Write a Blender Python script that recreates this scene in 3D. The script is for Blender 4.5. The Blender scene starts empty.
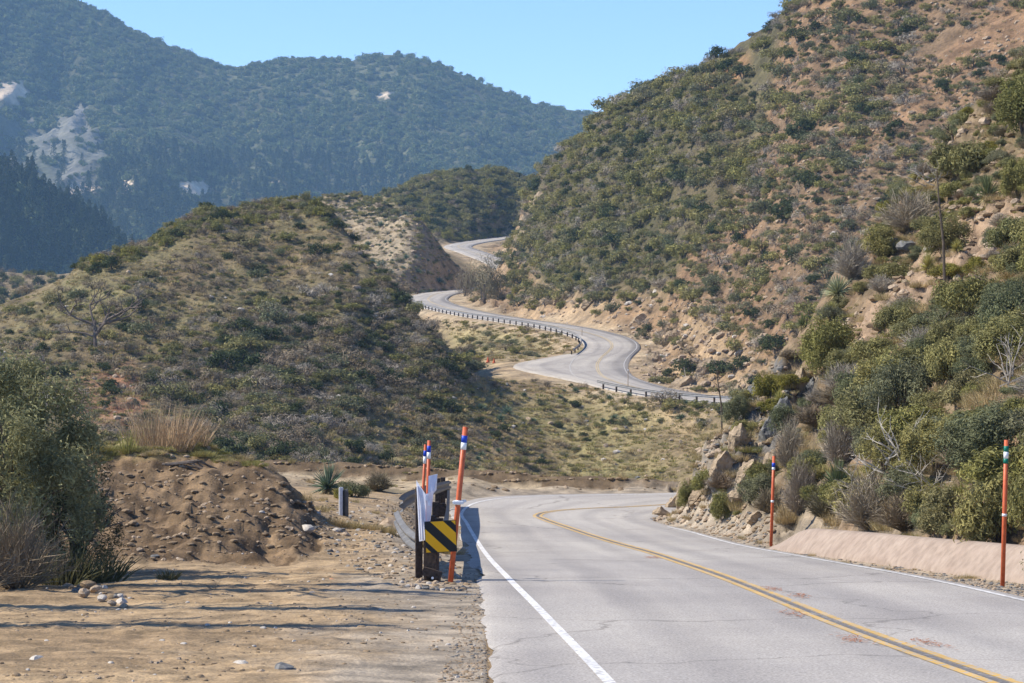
import bpy, bmesh, math, random
import numpy as np
from mathutils import Vector, Matrix
random.seed(7); RNG = np.random.default_rng(11)
S = bpy.context.scene
COL = S.collection
F, CX, HY = 2400.0, 512.0, 300.0        # focal length in pixels, optical centre column, horizon row
R_ = math.radians

# ------------------------------------------------------------------ noise
def _hash(ix, iy, seed):
    n = (ix.astype(np.int64) * 374761393 + iy.astype(np.int64) * 668265263 + seed * 974711) & 0x7fffffff
    n = ((n ^ (n >> 13)) * 1274126177) & 0x7fffffff
    return ((n ^ (n >> 16)) & 0xffff) / 65535.0
def vnoise(x, y, seed=0):
    x0 = np.floor(x); y0 = np.floor(y); fx = x - x0; fy = y - y0
    fx = fx*fx*(3-2*fx); fy = fy*fy*(3-2*fy)
    a = _hash(x0, y0, seed); b = _hash(x0+1, y0, seed); c = _hash(x0, y0+1, seed); d = _hash(x0+1, y0+1, seed)
    return (a*(1-fx)+b*fx)*(1-fy) + (c*(1-fx)+d*fx)*fy - 0.5
def fbm(x, y, seed=0, oct=4, gain=.5):
    s = 0; a = 1.0
    for o in range(oct):
        s = s + a*vnoise(x*2**o + 17.3*o, y*2**o - 9.1*o, seed+o); a *= gain
    return s
def ridged(x, y, seed=0, oct=4):
    s = 0; a = 1.0
    for o in range(oct):
        s = s + a*(0.5-np.abs(vnoise(x*2**o + 5.3*o, y*2**o+3.7*o, seed+o))*2); a *= .5
    return s
def sstep(a, b, x):
    t = np.clip((x-a)/(b-a), 0, 1); return t*t*(3-2*t)
def inpoly(px, py, poly):
    ins = np.zeros(np.shape(px), bool); n = len(poly)
    for i in range(n):
        x1, y1 = poly[i]; x2, y2 = poly[(i+1) % n]
        if y1 == y2: continue
        c = ((y1 > py) != (y2 > py)) & (px < (x2-x1)*(py-y1)/(y2-y1)+x1)
        ins ^= c
    return ins
def smooth_path(pts, n=8):
    pts = np.array(pts, float); out = []
    P = np.vstack([2*pts[0]-pts[1], pts, 2*pts[-1]-pts[-2]])
    for i in range(1, len(P)-2):
        for t in np.linspace(0, 1, n, endpoint=False):
            p0, p1, p2, p3 = P[i-1], P[i], P[i+1], P[i+2]
            out.append(.5*((2*p1)+(-p0+p2)*t+(2*p0-5*p1+4*p2-p3)*t*t+(-p0+3*p1-3*p2+p3)*t**3))
    out.append(pts[-1]); return np.array(out)
def resample(P, step):
    d = np.r_[0, np.cumsum(np.linalg.norm(np.diff(P[:, :2], axis=0), axis=1))]
    n = max(2, int(d[-1]/step)+1); s = np.linspace(0, d[-1], n)
    return np.stack([np.interp(s, d, P[:, k]) for k in range(P.shape[1])], 1)
def polydist(X, Y, P):
    """distance to polyline P (n,3) and interpolated z of the nearest point"""
    best = np.full(X.shape, 1e9); zb = np.zeros(X.shape)
    for a, b in zip(P[:-1], P[1:]):
        dx, dy = b[0]-a[0], b[1]-a[1]; L = dx*dx+dy*dy+1e-12
        t = np.clip(((X-a[0])*dx+(Y-a[1])*dy)/L, 0, 1)
        d = np.hypot(X-a[0]-t*dx, Y-a[1]-t*dy); m = d < best
        best = np.where(m, d, best); zb = np.where(m, a[2]+t*(b[2]-a[2]), zb)
    return best, zb
def unproj(px, py, D): return ((px-CX)/F*D, D, (HY-py)/F*D)

# ------------------------------------------------------------------ object helpers
def tag(o, label=None, cat=None, group=None, kind=None):
    if label: o['label'] = label
    if cat: o['category'] = cat
    if group: o['group'] = group
    if kind: o['kind'] = kind
    return o
def np_mesh(name, V, Fc, mats, smooth=False, midx=None):
    me = bpy.data.meshes.new(name)
    V = np.asarray(V, np.float32); Fc = np.asarray(Fc, np.int32); n, k = Fc.shape
    me.vertices.add(len(V)); me.vertices.foreach_set('co', V.ravel())
    me.loops.add(n*k); me.loops.foreach_set('vertex_index', Fc.ravel())
    me.polygons.add(n); me.polygons.foreach_set('loop_start', np.arange(0, n*k, k, dtype=np.int32))
    me.polygons.foreach_set('loop_total', np.full(n, k, np.int32))
    if midx is not None: me.polygons.foreach_set('material_index', np.asarray(midx, np.int32))
    me.polygons.foreach_set('use_smooth', np.full(n, smooth, bool))
    for m in (mats if isinstance(mats, (list, tuple)) else [mats]): me.materials.append(m)
    me.update(calc_edges=True); me.validate(); return me
def link(name, me, parent=None, loc=None):
    o = bpy.data.objects.new(name, me); COL.objects.link(o)
    if parent is not None: o.parent = parent
    if loc is not None: o.location = loc
    return o
def empty(name, loc, rz=0):
    o = bpy.data.objects.new(name, None); COL.objects.link(o); o.location = loc; o.rotation_euler = (0, 0, rz); o.empty_display_size = .2
    return o
class MB:
    """collects mixed polygons for ONE mesh"""
    def __init__(s): s.v = []; s.f = []; s.m = []
    def add(s, vs, fs, mi=0):
        b = len(s.v); s.v += [tuple(v) for v in vs]; s.f += [tuple(b+i for i in f) for f in fs]; s.m += [mi]*len(fs)
    def box(s, c, d, M=None, mi=0, bev=0):
        bm = bmesh.new(); bmesh.ops.create_cube(bm, size=1)
        bmesh.ops.scale(bm, vec=d, verts=bm.verts)
        if bev: bmesh.ops.bevel(bm, geom=bm.edges[:], offset=bev, segments=2, affect='EDGES')
        bm.verts.index_update()
        vs = [v.co.copy() for v in bm.verts]; fs = [[v.index for v in f.verts] for f in bm.faces]; bm.free()
        if M is not None: vs = [M @ v for v in vs]
        c = Vector(c); s.add([v+c for v in vs], fs, mi)
    def tube(s, pts, rad, n=8, mi=0, caps=True):
        pts = [Vector(p) for p in pts]; rad = rad if hasattr(rad, '__len__') else [rad]*len(pts)
        rings = []; up = None
        for i, p in enumerate(pts):
            t = (pts[min(i+1, len(pts)-1)]-pts[max(i-1, 0)])
            if t.length < 1e-9: t = Vector((0, 0, 1))
            t.normalize()
            a = t.orthogonal() if up is None else (up - t*up.dot(t))
            if a.length < 1e-6: a = t.orthogonal()
            a.normalize(); up = a; b = t.cross(a)
            rings.append([p+(a*math.cos(2*math.pi*k/n)+b*math.sin(2*math.pi*k/n))*rad[i] for k in range(n)])
        vs = [v for r in rings for v in r]; fs = []
        for i in range(len(rings)-1):
            for k in range(n): fs.append((i*n+k, i*n+(k+1) % n, (i+1)*n+(k+1) % n, (i+1)*n+k))
        if caps: fs.append(tuple(range(n))[::-1]); fs.append(tuple((len(rings)-1)*n+k for k in range(n)))
        s.add(vs, fs, mi)
    def mesh(s, name, mats, smooth=False):
        me = bpy.data.meshes.new(name); me.from_pydata(s.v, [], s.f)
        for m in (mats if isinstance(mats, (list, tuple)) else [mats]): me.materials.append(m)
        me.polygons.foreach_set('material_index', s.m); me.polygons.foreach_set('use_smooth', [smooth]*len(s.f))
        me.update(); return me
    def build(s, name, mats, parent=None, loc=None, smooth=False): return link(name, s.mesh(name, mats, smooth), parent, loc)

# ------------------------------------------------------------------ materials
def new_mat(name):
    m = bpy.data.materials.new(name); m.use_nodes = True; nt = m.node_tree
    return m, nt, nt.nodes['Principled BSDF']
def nd(nt, t, **k):
    n = nt.nodes.new(t)
    for a, v in k.items(): setattr(n, a, v)
    return n
def noise_col(nt, scale, c1, c2, lo=.35, hi=.65, detail=6, coord='Object', vec=None):
    tc = nd(nt, 'ShaderNodeTexCoord'); nz = nd(nt, 'ShaderNodeTexNoise'); nz.inputs['Scale'].default_value = scale; nz.inputs['Detail'].default_value = detail
    nt.links.new(vec if vec is not None else tc.outputs[coord], nz.inputs['Vector'])
    cr = nd(nt, 'ShaderNodeValToRGB'); cr.color_ramp.elements[0].position = lo; cr.color_ramp.elements[1].position = hi
    cr.color_ramp.elements[0].color = (*c1, 1); cr.color_ramp.elements[1].color = (*c2, 1)
    nt.links.new(nz.outputs['Fac'], cr.inputs['Fac']); return cr.outputs['Color'], nz
def mixc(nt, a, b, fac, mode='MIX'):
    n = nd(nt, 'ShaderNodeMix', data_type='RGBA', blend_type=mode)
    for s, v in ((n.inputs[0], fac), (n.inputs[6], a), (n.inputs[7], b)):
        if hasattr(v, 'is_output'): nt.links.new(v, s)
        elif isinstance(v, (tuple, list)): s.default_value = (*v, 1)
        else: s.default_value = v
    return n.outputs[2]
def simple(name, c1, c2, scale=8, rough=.85, metal=0, bump=0, lo=.35, hi=.65):
    m, nt, b = new_mat(name); col, nz = noise_col(nt, scale, c1, c2, lo, hi)
    nt.links.new(col, b.inputs['Base Color']); b.inputs['Roughness'].default_value = rough; b.inputs['Metallic'].default_value = metal
    b.inputs['Specular IOR Level'].default_value = .25
    if bump:
        bp = nd(nt, 'ShaderNodeBump'); bp.inputs['Strength'].default_value = bump; bp.inputs['Distance'].default_value = .02
        nt.links.new(nz.outputs['Fac'], bp.inputs['Height']); nt.links.new(bp.outputs['Normal'], b.inputs['Normal'])
    return m
def leaf_mat(name, ramp, transl=.25, scale=2.0):
    """foliage: plant-to-plant tone from the object's random number, leaf-to-leaf from noise"""
    m, nt, b = new_mat(name)
    oi = nd(nt, 'ShaderNodeObjectInfo'); cr = nd(nt, 'ShaderNodeValToRGB')
    els = cr.color_ramp.elements
    while len(els) < len(ramp): els.new(.5)
    for i, c in enumerate(ramp): els[i].position = i/(len(ramp)-1); els[i].color = (*c, 1)
    nt.links.new(oi.outputs['Random'], cr.inputs['Fac'])
    tint, _ = noise_col(nt, scale, (.62, .62, .6), (1.35, 1.32, 1.2), .3, .7, 3)
    col = mixc(nt, cr.outputs['Color'], tint, 1.0, 'MULTIPLY')
    nt.links.new(col, b.inputs['Base Color']); b.inputs['Roughness'].default_value = .7; b.inputs['Specular IOR Level'].default_value = .2
    if transl:
        tr = nd(nt, 'ShaderNodeBsdfTranslucent'); nt.links.new(col, tr.inputs['Color']); mx = nd(nt, 'ShaderNodeMixShader'); mx.inputs[0].default_value = transl
        out = nt.nodes['Material Output']; nt.links.new(b.outputs[0], mx.inputs[1]); nt.links.new(tr.outputs[0], mx.inputs[2]); nt.links.new(mx.outputs[0], out.inputs['Surface'])
    return m
def ground_mat(name, s1, s2, bump=.5, dist=.05, con=(.62, 1.4)):
    """vertex colour = what the soil is made of, plus shade painted on the berm, broken up by procedural noise"""
    m, nt, b = new_mat(name)
    at = nd(nt, 'ShaderNodeAttribute'); at.attribute_name = 'soil'
    lo, hi = con
    n1, z1 = noise_col(nt, s1, (lo,)*3, (hi, hi*.98, hi*.95), .32, .68, 8)
    n2, z2 = noise_col(nt, s2, (.75, .76, .78), (1.25, 1.22, 1.18), .3, .7, 6)
    c = mixc(nt, at.outputs['Color'], n1, 1.0, 'MULTIPLY'); c = mixc(nt, c, n2, 1.0, 'MULTIPLY')
    nt.links.new(c, b.inputs['Base Color']); b.inputs['Roughness'].default_value = .95; b.inputs['Specular IOR Level'].default_value = .1
    ad = nd(nt, 'ShaderNodeMath', operation='ADD'); nt.links.new(z1.outputs['Fac'], ad.inputs[0]); nt.links.new(z2.outputs['Fac'], ad.inputs[1])
    bp = nd(nt, 'ShaderNodeBump'); bp.inputs['Strength'].default_value = bump; bp.inputs['Distance'].default_value = dist
    nt.links.new(ad.outputs[0], bp.inputs['Height']); nt.links.new(bp.outputs['Normal'], b.inputs['Normal'])
    return m
M = {}
M['ground'] = ground_mat('dirt', 2.2, 22, .7, .03)
M['slope'] = ground_mat('hill soil', .35, 2.6, .9, .25)
M['mount'] = ground_mat('mountain soil', .012, .09, .9, 6)
# ------------------------------------------------------------------ roads (world coordinates, camera at the origin)
_zp = np.array([(10, -2.45), (15, -2.8), (19.6, -3.13), (27, -3.65), (36.5, -4.26), (47, -5.05), (58, -5.87), (68, -6.45), (77, -6.8), (85, -6.9), (100, -7.1), (130, -7.6)])
_zs = smooth_path(_zp, 10)
def zroad(y): return np.interp(y, _zs[:, 0], _zs[:, 1])
LEFT = resample(smooth_path([(-.1, 10), (-.1, 15), (-.2, 19.6), (-.3, 28), (-.45, 36.5), (-.8, 47), (-1.15, 59), (-1.6, 70), (-1.95, 77), (-1.6, 82), (-.2, 84.6), (2.6, 85.6), (5.3, 86.0), (8.5, 88), (11.5, 93), (14.5, 101), (20, 112.5), (28, 124.5)]), .8)
RIGHT = resample(smooth_path([(9.2, 10), (8.3, 15), (7.7, 19.6), (7.0, 31), (6.35, 42), (5.85, 52), (5.2, 64), (4.65, 69), (4.3, 72.3), (4.6, 75.4), (6.1, 78.6), (8.2, 83), (10.5, 90), (13.6, 99), (21, 110), (31, 121)]), .8)
CENTER = smooth_path([(4.6, 10), (4.3, 15), (4.03, 19.6), (3.4, 35), (2.83, 53), (1.85, 65.5), (1.0, 72.8), (.8, 75), (1.15, 77), (2.3, 78.6), (4.3, 79.8), (7.0, 82.4), (9.6, 88.6), (12.9, 98), (20.5, 111)])
WHITE_L = smooth_path([(1.1, 10), (.95, 15), (.8, 19.6), (.42, 28), (-.03, 36.5), (-.45, 47), (-.85, 59), (-1.3, 70), (-1.6, 76.5), (-1.2, 81.3), (.2, 83.9), (2.7, 84.9), (5.3, 85.3), (8.0, 86.5)])
WHITE_R = smooth_path([(8.9, 10), (8.0, 15), (7.4, 19.6), (6.7, 31), (6.1, 42), (5.55, 52), (4.95, 64), (4.45, 68.5)])
ROAD_POLY = [tuple(p[:2]) for p in LEFT] + [tuple(p[:2]) for p in RIGHT[::-1]]
_mid = [(20, 112, -7.3), (31, 127, -7.6), (42, 150, -8.2), (46, 180, -8.9), (38, 212, -9.6), (27, 232, -10)]
for a in [(715, 399.5, 243), (670, 394, 250), (630, 386, 258), (604, 377, 268), (597, 367, 279), (601, 358, 290), (612, 347, 303), (606, 339, 314), (586, 332.5, 325), (560, 327, 338), (520, 321, 357),
          (480, 315, 380), (448, 308, 405), (430, 301.5, 426), (430, 297, 446), (441, 293, 466), (465, 290.5, 479), (490, 287, 496), (509, 280, 516), (512, 271, 541), (498, 262, 566), (472, 252, 592), (458, 247, 609), (466, 243.5, 624), (488, 240, 642), (520, 236, 667)]:
    _mid.append(unproj(*a))
MID = resample(smooth_path(_mid, 8), 2.0)

CURB = smooth_path([unproj(*a) for a in [(768, 548, 57.5), (800, 552.5, 52.6), (850, 559, 48.2), (900, 566, 44.8), (960, 574, 41.2), (1030, 583, 38.0), (1150, 598, 34), (1290, 614, 31)]], 6)
CURB[:, 2] = np.minimum(CURB[:, 2], zroad(CURB[:, 1])+.05)
# ------------------------------------------------------------------ terrain: control points (column, distance, row the surface has there)
CP = []
def cp(px, *rows):
    for D, py in rows: CP.append((px, D, py))
for px in (-260, -120, 20, 160, 300, 420):
    for D in (12.5, 16, 20, 25, 31, 37, 41): CP.append((px, D, HY-F*float(zroad(D))/D))
for P, k in ((LEFT, 6), (RIGHT, 6), (CENTER, 10)):
    for p in P[::k]:
        if p[1] < 100: CP.append((CX+F*p[0]/p[1], p[1], HY-F*float(zroad(p[1]))/p[1]))
for D in (12.5, 16, 20, 26): CP.append((1290, D, HY-F*float(zroad(D))/D)); 
for p in MID[::7]: CP.append((CX+F*p[0]/p[1], p[1], HY-F*p[2]/p[1]))
# left mound and the flat behind it
for px in (-260, -100): cp(px, (45, 556), (50, 470), (56, 455), (66, 480), (80, 560))
cp(50, (44, 558), (50, 455)); cp(0, (50, 452))
cp(110, (43.5, 560), (47, 515), (52, 453), (56, 446), (63, 470), (80, 560)); cp(170, (43.5, 560), (47.5, 512), (52.5, 450), (57, 444), (64, 475), (80, 545))
cp(230, (44, 558), (48, 512), (52.5, 458), (56, 463), (62, 485)); cp(275, (46, 553), (48.5, 510), (51, 473), (54, 490), (62, 495)); cp(302, (46, 553), (49.5, 508), (52, 502))
cp(322, (49.5, 524), (47, 547)); cp(375, (47, 547), (50, 531)); cp(350, (48, 545), (51, 526), (56, 516), (66, 504), (76, 494)); cp(395, (44, 560), (50, 536), (60, 517), (72, 500))
cp(300, (75, 490)); cp(440, (84, 490))
cp(250, (86, 484), (91, 463), (97, 515)); cp(330, (88, 484), (91.5, 466), (97, 520)); cp(400, (87.8, 487), (90.6, 470), (97, 526)); cp(470, (89, 476), (95, 525)); cp(560, (88.5, 482), (94, 525)); cp(640, (88.5, 487), (94, 530)); cp(700, (90, 489), (96, 530)); cp(760, (94, 492), (100, 530)); cp(180, (90, 468)); cp(100, (90, 510))
for px in (-200, 0, 150, 300, 450, 600): cp(px, (115, 640), (145, 620))
cp(700, (130, 600), (160, 560))
# left hill
cp(-240, (150, 430), (200, 400), (280, 350), (360, 380)); cp(0, (160, 510), (190, 432), (220, 372), (250, 325), (264, 303), (300, 330), (380, 370))
cp(100, (160, 500), (185, 460), (207, 400), (235, 325), (264, 256), (300, 290), (380, 350)); cp(200, (165, 505), (188, 460), (212, 400), (238, 330), (264, 255), (282, 213), (312, 240), (380, 320))
cp(300, (170, 505), (192, 462), (216, 400), (242, 330), (268, 255), (290, 200), (322, 228), (400, 300)); cp(325, (268, 246), (286, 206), (308, 250)); cp(350, (250, 300), (277, 234), (300, 285), (345, 305), (440, 275)); cp(380, (175, 505), (203, 468), (224, 412), (242, 355), (252, 312), (266, 268), (285, 310), (320, 338), (400, 313), (460, 284), (485, 256), (500, 238), (526, 199)); cp(320, (480, 262), (538, 198)); cp(405, (236, 382), (248, 335), (258, 294), (276, 335))
cp(430, (185, 505), (208, 468), (228, 424), (240, 375), (250, 326), (265, 352), (292, 382), (350, 352), (390, 325)); cp(470, (195, 500), (217, 467), (232, 424), (243, 389), (250, 370), (264, 380))
# centre slope below the S bend
cp(550, (160, 590), (205, 510), (226, 470), (240, 430), (252, 396), (259, 384)); cp(640, (180, 560), (205, 500), (224, 470), (237, 430), (249, 396)); cp(720, (180, 520), (195, 490), (216, 455), (233, 415))
cp(490, (270, 378), (283, 372), (300, 361), (312, 354), (332, 344), (352, 327)); cp(524, (285, 367)); cp(550, (300, 358), (312, 351), (326, 336)); cp(450, (330, 356), (370, 331), (392, 315))
# saddle, spur with the cut face, far green hill
cp(412, (440, 301), (455, 290), (475, 265), (490, 236), (500, 212), (522, 228), (560, 236), (620, 240), (690, 186)); cp(440, (470, 286), (490, 266), (503, 245), (530, 255), (585, 250)); cp(428, (480, 268), (502, 227))
cp(350, (420, 290), (480, 266), (500, 251), (538, 195), (600, 230), (690, 205)); cp(450, (650, 222), (690, 177)); cp(500, (670, 216), (695, 175)); cp(545, (700, 177)); cp(620, (700, 185))
cp(300, (520, 230), (690, 230)); cp(200, (560, 300), (700, 262)); cp(100, (560, 305), (680, 269)); cp(0, (560, 310), (660, 272)); cp(-150, (560, 300), (660, 268)); cp(-250, (500, 330), (700, 260))
for px, py in ((-250, 320), (0, 325), (300, 285), (530, 230), (800, 100), (1290, -150)): cp(px, (765, py))
# right hill (middle distance)
cp(520, (374, 318)); cp(560, (349, 321)); cp(600, (333, 327)); cp(650, (318, 334), (300, 350), (282, 372)); cp(642, (268, 382)); cp(690, (258, 389))
cp(503, (502, 272), (522, 260)); cp(530, (398, 300), (432, 262), (468, 213), (492, 184), (535, 205)); cp(565, (370, 300), (400, 240), (440, 180), (460, 148), (500, 165)); cp(600, (353, 300), (377, 240), (402, 170), (422, 118), (462, 132), (600, 165))
cp(650, (340, 290), (365, 210), (390, 140), (405, 92), (440, 108)); cp(700, (282, 355), (315, 285), (340, 205), (366, 130), (388, 70), (425, 85), (550, 125))
cp(750, (250, 375), (290, 280), (325, 200), (355, 120), (380, 44), (415, 58)); cp(800, (180, 480), (212, 405), (238, 345), (268, 260), (302, 170), (337, 90), (370, 6), (412, 20), (520, 60))
cp(900, (200, 385), (238, 300), (268, 215), (302, 118), (332, 38), (352, -45), (400, -60)); cp(1000, (180, 370), (212, 280), (250, 185), (290, 88), (330, -20), (360, -100)); cp(1150, (150, 320), (200, 210), (250, 100), (300, 0), (350, -150)); cp(1290, (150, 260), (250, 50), (350, -200))
# near right slope
cp(661, (71.6, 511), (73.4, 509)); cp(674, (69.3, 513), (72, 492), (74.5, 497)); cp(692, (65.8, 526), (68.5, 503), (72, 475), (77, 490)); cp(720, (63, 528), (66.5, 492), (70, 463), (74, 440), (80, 475), (90, 495))
cp(768, (58.5, 541), (61, 527), (65, 487), (70, 432), (76, 377), (84, 430), (98, 480)); cp(800, (55.5, 543), (58, 525), (63, 472), (70, 412), (75, 362), (79, 332), (85, 430), (90, 485), (112, 490), (150, 490))
cp(835, (51.5, 545), (54, 525), (60, 462), (70, 380), (77, 312), (83, 275), (91, 390), (98, 478), (118, 480)); cp(900, (46.8, 548), (49, 528), (55, 445), (65, 352), (78, 266), (92, 210), (99, 310), (105, 450), (128, 440))
cp(960, (43, 552), (45, 530), (51, 432), (62, 330), (78, 226), (98, 152), (104, 260), (111, 440), (138, 420)); cp(1024, (39.3, 557), (41.5, 534), (47, 422), (57, 312), (72, 212), (104, 92), (110, 190), (118, 430), (142, 420))
cp(1150, (33, 580), (36, 510), (45, 352), (60, 205), (90, 50), (108, 80), (116, 250), (122, 440)); cp(1290, (28, 600), (32, 490), (45, 255), (70, 60), (110, 0))
CP = np.array(CP, float)
def feat(px, D): return np.stack([px/95.0, np.log(D)*6.5], -1)
def rbf_fit(P, feat):
    X = feat(P[:, 0], P[:, 1]); d = np.linalg.norm(X[:, None]-X[None], axis=-1)
    A = np.sqrt(d*d+.04); n = len(P); Q = np.c_[np.ones(n), X]
    K = np.block([[A - np.eye(n)*.02, Q], [Q.T, np.zeros((3, 3))]])
    w = np.linalg.lstsq(K, np.r_[P[:, 2], 0, 0, 0], rcond=None)[0]
    def ev(px, D):
        Y = feat(px.ravel(), D.ravel()); out = np.empty(len(Y))
        for i in range(0, len(Y), 20000):
            y = Y[i:i+20000]; dd = ((y[:, None, 0]-X[None, :, 0])**2+(y[:, None, 1]-X[None, :, 1])**2)
            out[i:i+20000] = np.sqrt(dd+.04) @ w[:n] + w[n] + y @ w[n+1:]
        return out.reshape(px.shape)
    return ev
GPX = np.linspace(-262, 1292, 598)
GD = np.r_[np.exp(np.arange(np.log(12.6), np.log(106), .0052)), np.exp(np.arange(np.log(106), np.log(285), .0034)), np.exp(np.arange(np.log(285), np.log(765), .0034))]
N1 = np.searchsorted(GD, 106-1e-6); N2 = np.searchsorted(GD, 285-1e-6)
PXg, Dg = np.meshgrid(GPX, GD)
_ev = rbf_fit(CP, feat)
PYg = _ev(PXg, Dg)
Xg = (PXg-CX)/F*Dg; Yg = Dg; Zg = (HY-PYg)/F*Dg
Z0 = Zg.copy()
# rocky / lumpy relief
jx = PXg + 26*fbm(Xg*.12/np.maximum(Dg, 40)*60, Yg*.12/np.maximum(Dg, 40)*60, 5, 4); jy = PYg + 20*fbm(Xg*9/np.maximum(Dg, 40)+40, Yg*9/np.maximum(Dg, 40), 9, 4)
near = Dg < 106; midm = ~near
POLY = dict(
 mound=[(-300, 430), (100, 440), (200, 436), (250, 455), (312, 490), (325, 540), (290, 556), (100, 566), (-300, 575)],
 nearslope=[(640, 525), (690, 470), (720, 430), (800, 320), (835, 265), (900, 200), (960, 140), (1024, 80), (1400, -100), (1400, 600), (1024, 560), (768, 540), (690, 524)],
 spurrock=[(650, 522), (690, 470), (720, 425), (770, 365), (815, 375), (790, 430), (740, 470), (720, 520), (680, 525)],
 soilstrip=[(820, 345), (850, 320), (880, 290), (930, 250), (1000, 190), (1024, 190), (1024, 225), (960, 290), (900, 330), (850, 355)],
 brown=[(800, -40), (775, 40), (768, 100), (752, 150), (735, 190), (695, 245), (672, 290), (650, 330), (636, 350), (640, 395), (760, 415), (820, 330), (900, 210), (1024, 80), (1400, -40), (1400, -300)],
 cut=[(470, 300), (490, 262), (505, 225), (530, 170), (545, 180), (535, 215), (520, 245), (545, 285), (600, 300), (660, 290), (690, 300), (720, 330), (760, 345), (760, 410), (640, 396), (618, 372), (640, 345), (600, 328), (520, 318)],
 scar=[(690, 85), (720, 62), (745, 50), (745, 66), (715, 85)],
 green=[(497, 300), (505, 230), (540, 165), (600, 110), (700, 60), (810, -20), (870, -40), (835, 40), (830, 90), (808, 130), (800, 165), (745, 200), (705, 250), (690, 300), (640, 325), (560, 310)],
 lefthill=[(-300, 330), (0, 300), (100, 250), (200, 205), (300, 188), (385, 225), (410, 290), (475, 370), (470, 470), (-300, 480)],
 darkbrush=[(150, 400), (200, 370), (260, 330), (330, 290), (390, 270), (420, 310), (475, 368), (440, 400), (400, 420), (340, 440), (300, 470), (180, 460)],
 redsoil=[(70, 380), (130, 360), (150, 400), (120, 450), (80, 450)],
 centre=[(400, 400), (470, 378), (560, 385), (625, 392), (730, 408), (700, 470), (640, 500), (400, 480)],
 spur=[(318, 186), (412, 203), (445, 246), (465, 285), (402, 302), (376, 268), (345, 236)],
 turnout=[(465, 376), (480, 360), (530, 358), (570, 362), (580, 384), (520, 382)],
 railbank=[(440, 320), (560, 330), (592, 350), (560, 362), (470, 362)],
 farhill=[(375, 195), (420, 172), (545, 168), (520, 235), (470, 243), (440, 240), (412, 212)])
def zone(k, a=jx, b=jy): return inpoly(a, b, POLY[k])
amp_r = np.zeros_like(Zg)
nz_ = (zone('nearslope') & near & (Dg > 40)) | (near & (PXg > 770) & (Dg > 62) & (Yg < 112))
amp_r[nz_] = .55; amp_r[zone('spurrock') & near & (Dg > 55)] = 1.1
amp_r[zone('brown') & midm & (Dg > 190)] = 1.7; amp_r[zone('cut') & midm & (Dg > 230)] = 3.4
amp_r[zone('green') & (Dg > 280)] = 1.3; amp_r[zone('lefthill') & (Dg > 140) & (Dg < 330)] = .9; amp_r[zone('centre') & (Dg > 180) & (Dg < 280)] = .6
amp_r[zone('spur') & (Dg > 430)] = 1.6; amp_r[zone('farhill') & (Dg > 560)] = 2.0
mnd = zone('mound') & (Dg > 43) & (Dg < 62); amp_r[mnd] = .26
def blur(a, n):
    for _ in range(n):
        a = (a + np.roll(a, 1, 0) + np.roll(a, -1, 0) + np.roll(a, 1, 1) + np.roll(a, -1, 1))/5
    return a
amp_r = blur(amp_r, 5)
sc_ = np.where(near, .55, .11)
rel = amp_r*(.75*ridged(Xg*sc_, Yg*sc_, 31, 5) + .55*fbm(Xg*sc_*3.1, Yg*sc_*3.1, 77, 5, .6) - .3)
rel = rel + np.where(amp_r > .05, np.where(near, np.where(PXg < 480, np.where(mnd, .42, .3), 1.0)*(.26*fbm(Xg*2.1, Yg*2.1, 91, 5, .7)+.16*ridged(Xg*1.5, Yg*1.5, 92, 4)), .25*fbm(Xg*.8, Yg*.8, 93, 3, .6)), 0)
flatn = np.where(near & (amp_r < .05), .055*fbm(Xg*.9, Yg*.9, 3, 5, .6) + .02*fbm(Xg*7, Yg*7, 4, 3), 0)
# small earth clods, tracks
flatn = flatn + np.where(near & (PXg < 470), .05*np.maximum(0, fbm(Xg*2.2+9, Yg*1.4, 15, 3)-.22), 0)
Zg = Zg + rel + flatn + np.where(midm, .35*fbm(Xg*.35, Yg*.35, 40, 4), 0)
bcr = np.array([((px-CX)/F*D, D, (HY-py)/F*D) for px, D, py in ((100, 93, 468), (180, 91.5, 463), (250, 90.5, 462.5), (330, 90, 466), (400, 89.6, 470), (470, 89, 474), (560, 88.5, 478.5), (640, 88.3, 482.5), (700, 89.2, 485), (760, 92, 487))]); bd = np.full(Zg.shape, 1e3); bz = np.zeros(Zg.shape); bd[:N1+40], bz[:N1+40] = polydist(Xg[:N1+40], Yg[:N1+40], bcr)
Zg = np.where(bd < 2.2, np.maximum(Zg, bz+.12+.10*fbm(Xg*1.9, Yg*1.9, 71, 5, .65)-.62*np.maximum(0, bd-.25)), Zg)
# flatten to the near pavement
inn = np.zeros(Zg.shape, bool); inn[:N1+60] = inpoly(Xg[:N1+60], Yg[:N1+60], ROAD_POLY)
edge = np.vstack([np.c_[LEFT[:, :2], zroad(LEFT[:, 1])], np.c_[RIGHT[::-1, :2], zroad(RIGHT[::-1, 1])]])[::2]
dd = np.full(Zg.shape, 1e3); dd[:N1+60], _ = polydist(Xg[:N1+60], Yg[:N1+60], np.vstack([edge, edge[:1]]))
w = np.where(inn, 1.0, 1-sstep(.25, 1.5, dd)); drop = np.where(inn, .05+.10*sstep(0, .5, dd), .035)
Zg = Zg*(1-w) + (zroad(Yg)-drop)*w
# flatten to the winding road
md, mz = polydist(Xg[N1-60:], Yg[N1-60:], MID[::2])
hw = 4.0 + 6.0*np.exp(-((Yg[N1-60:]-281)/14)**2)*(Xg[N1-60:] < 9)
w = 1-sstep(hw+.4, hw+5.0, md); Zg[N1-60:] = Zg[N1-60:]*(1-w) + (mz-.16)*w
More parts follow.
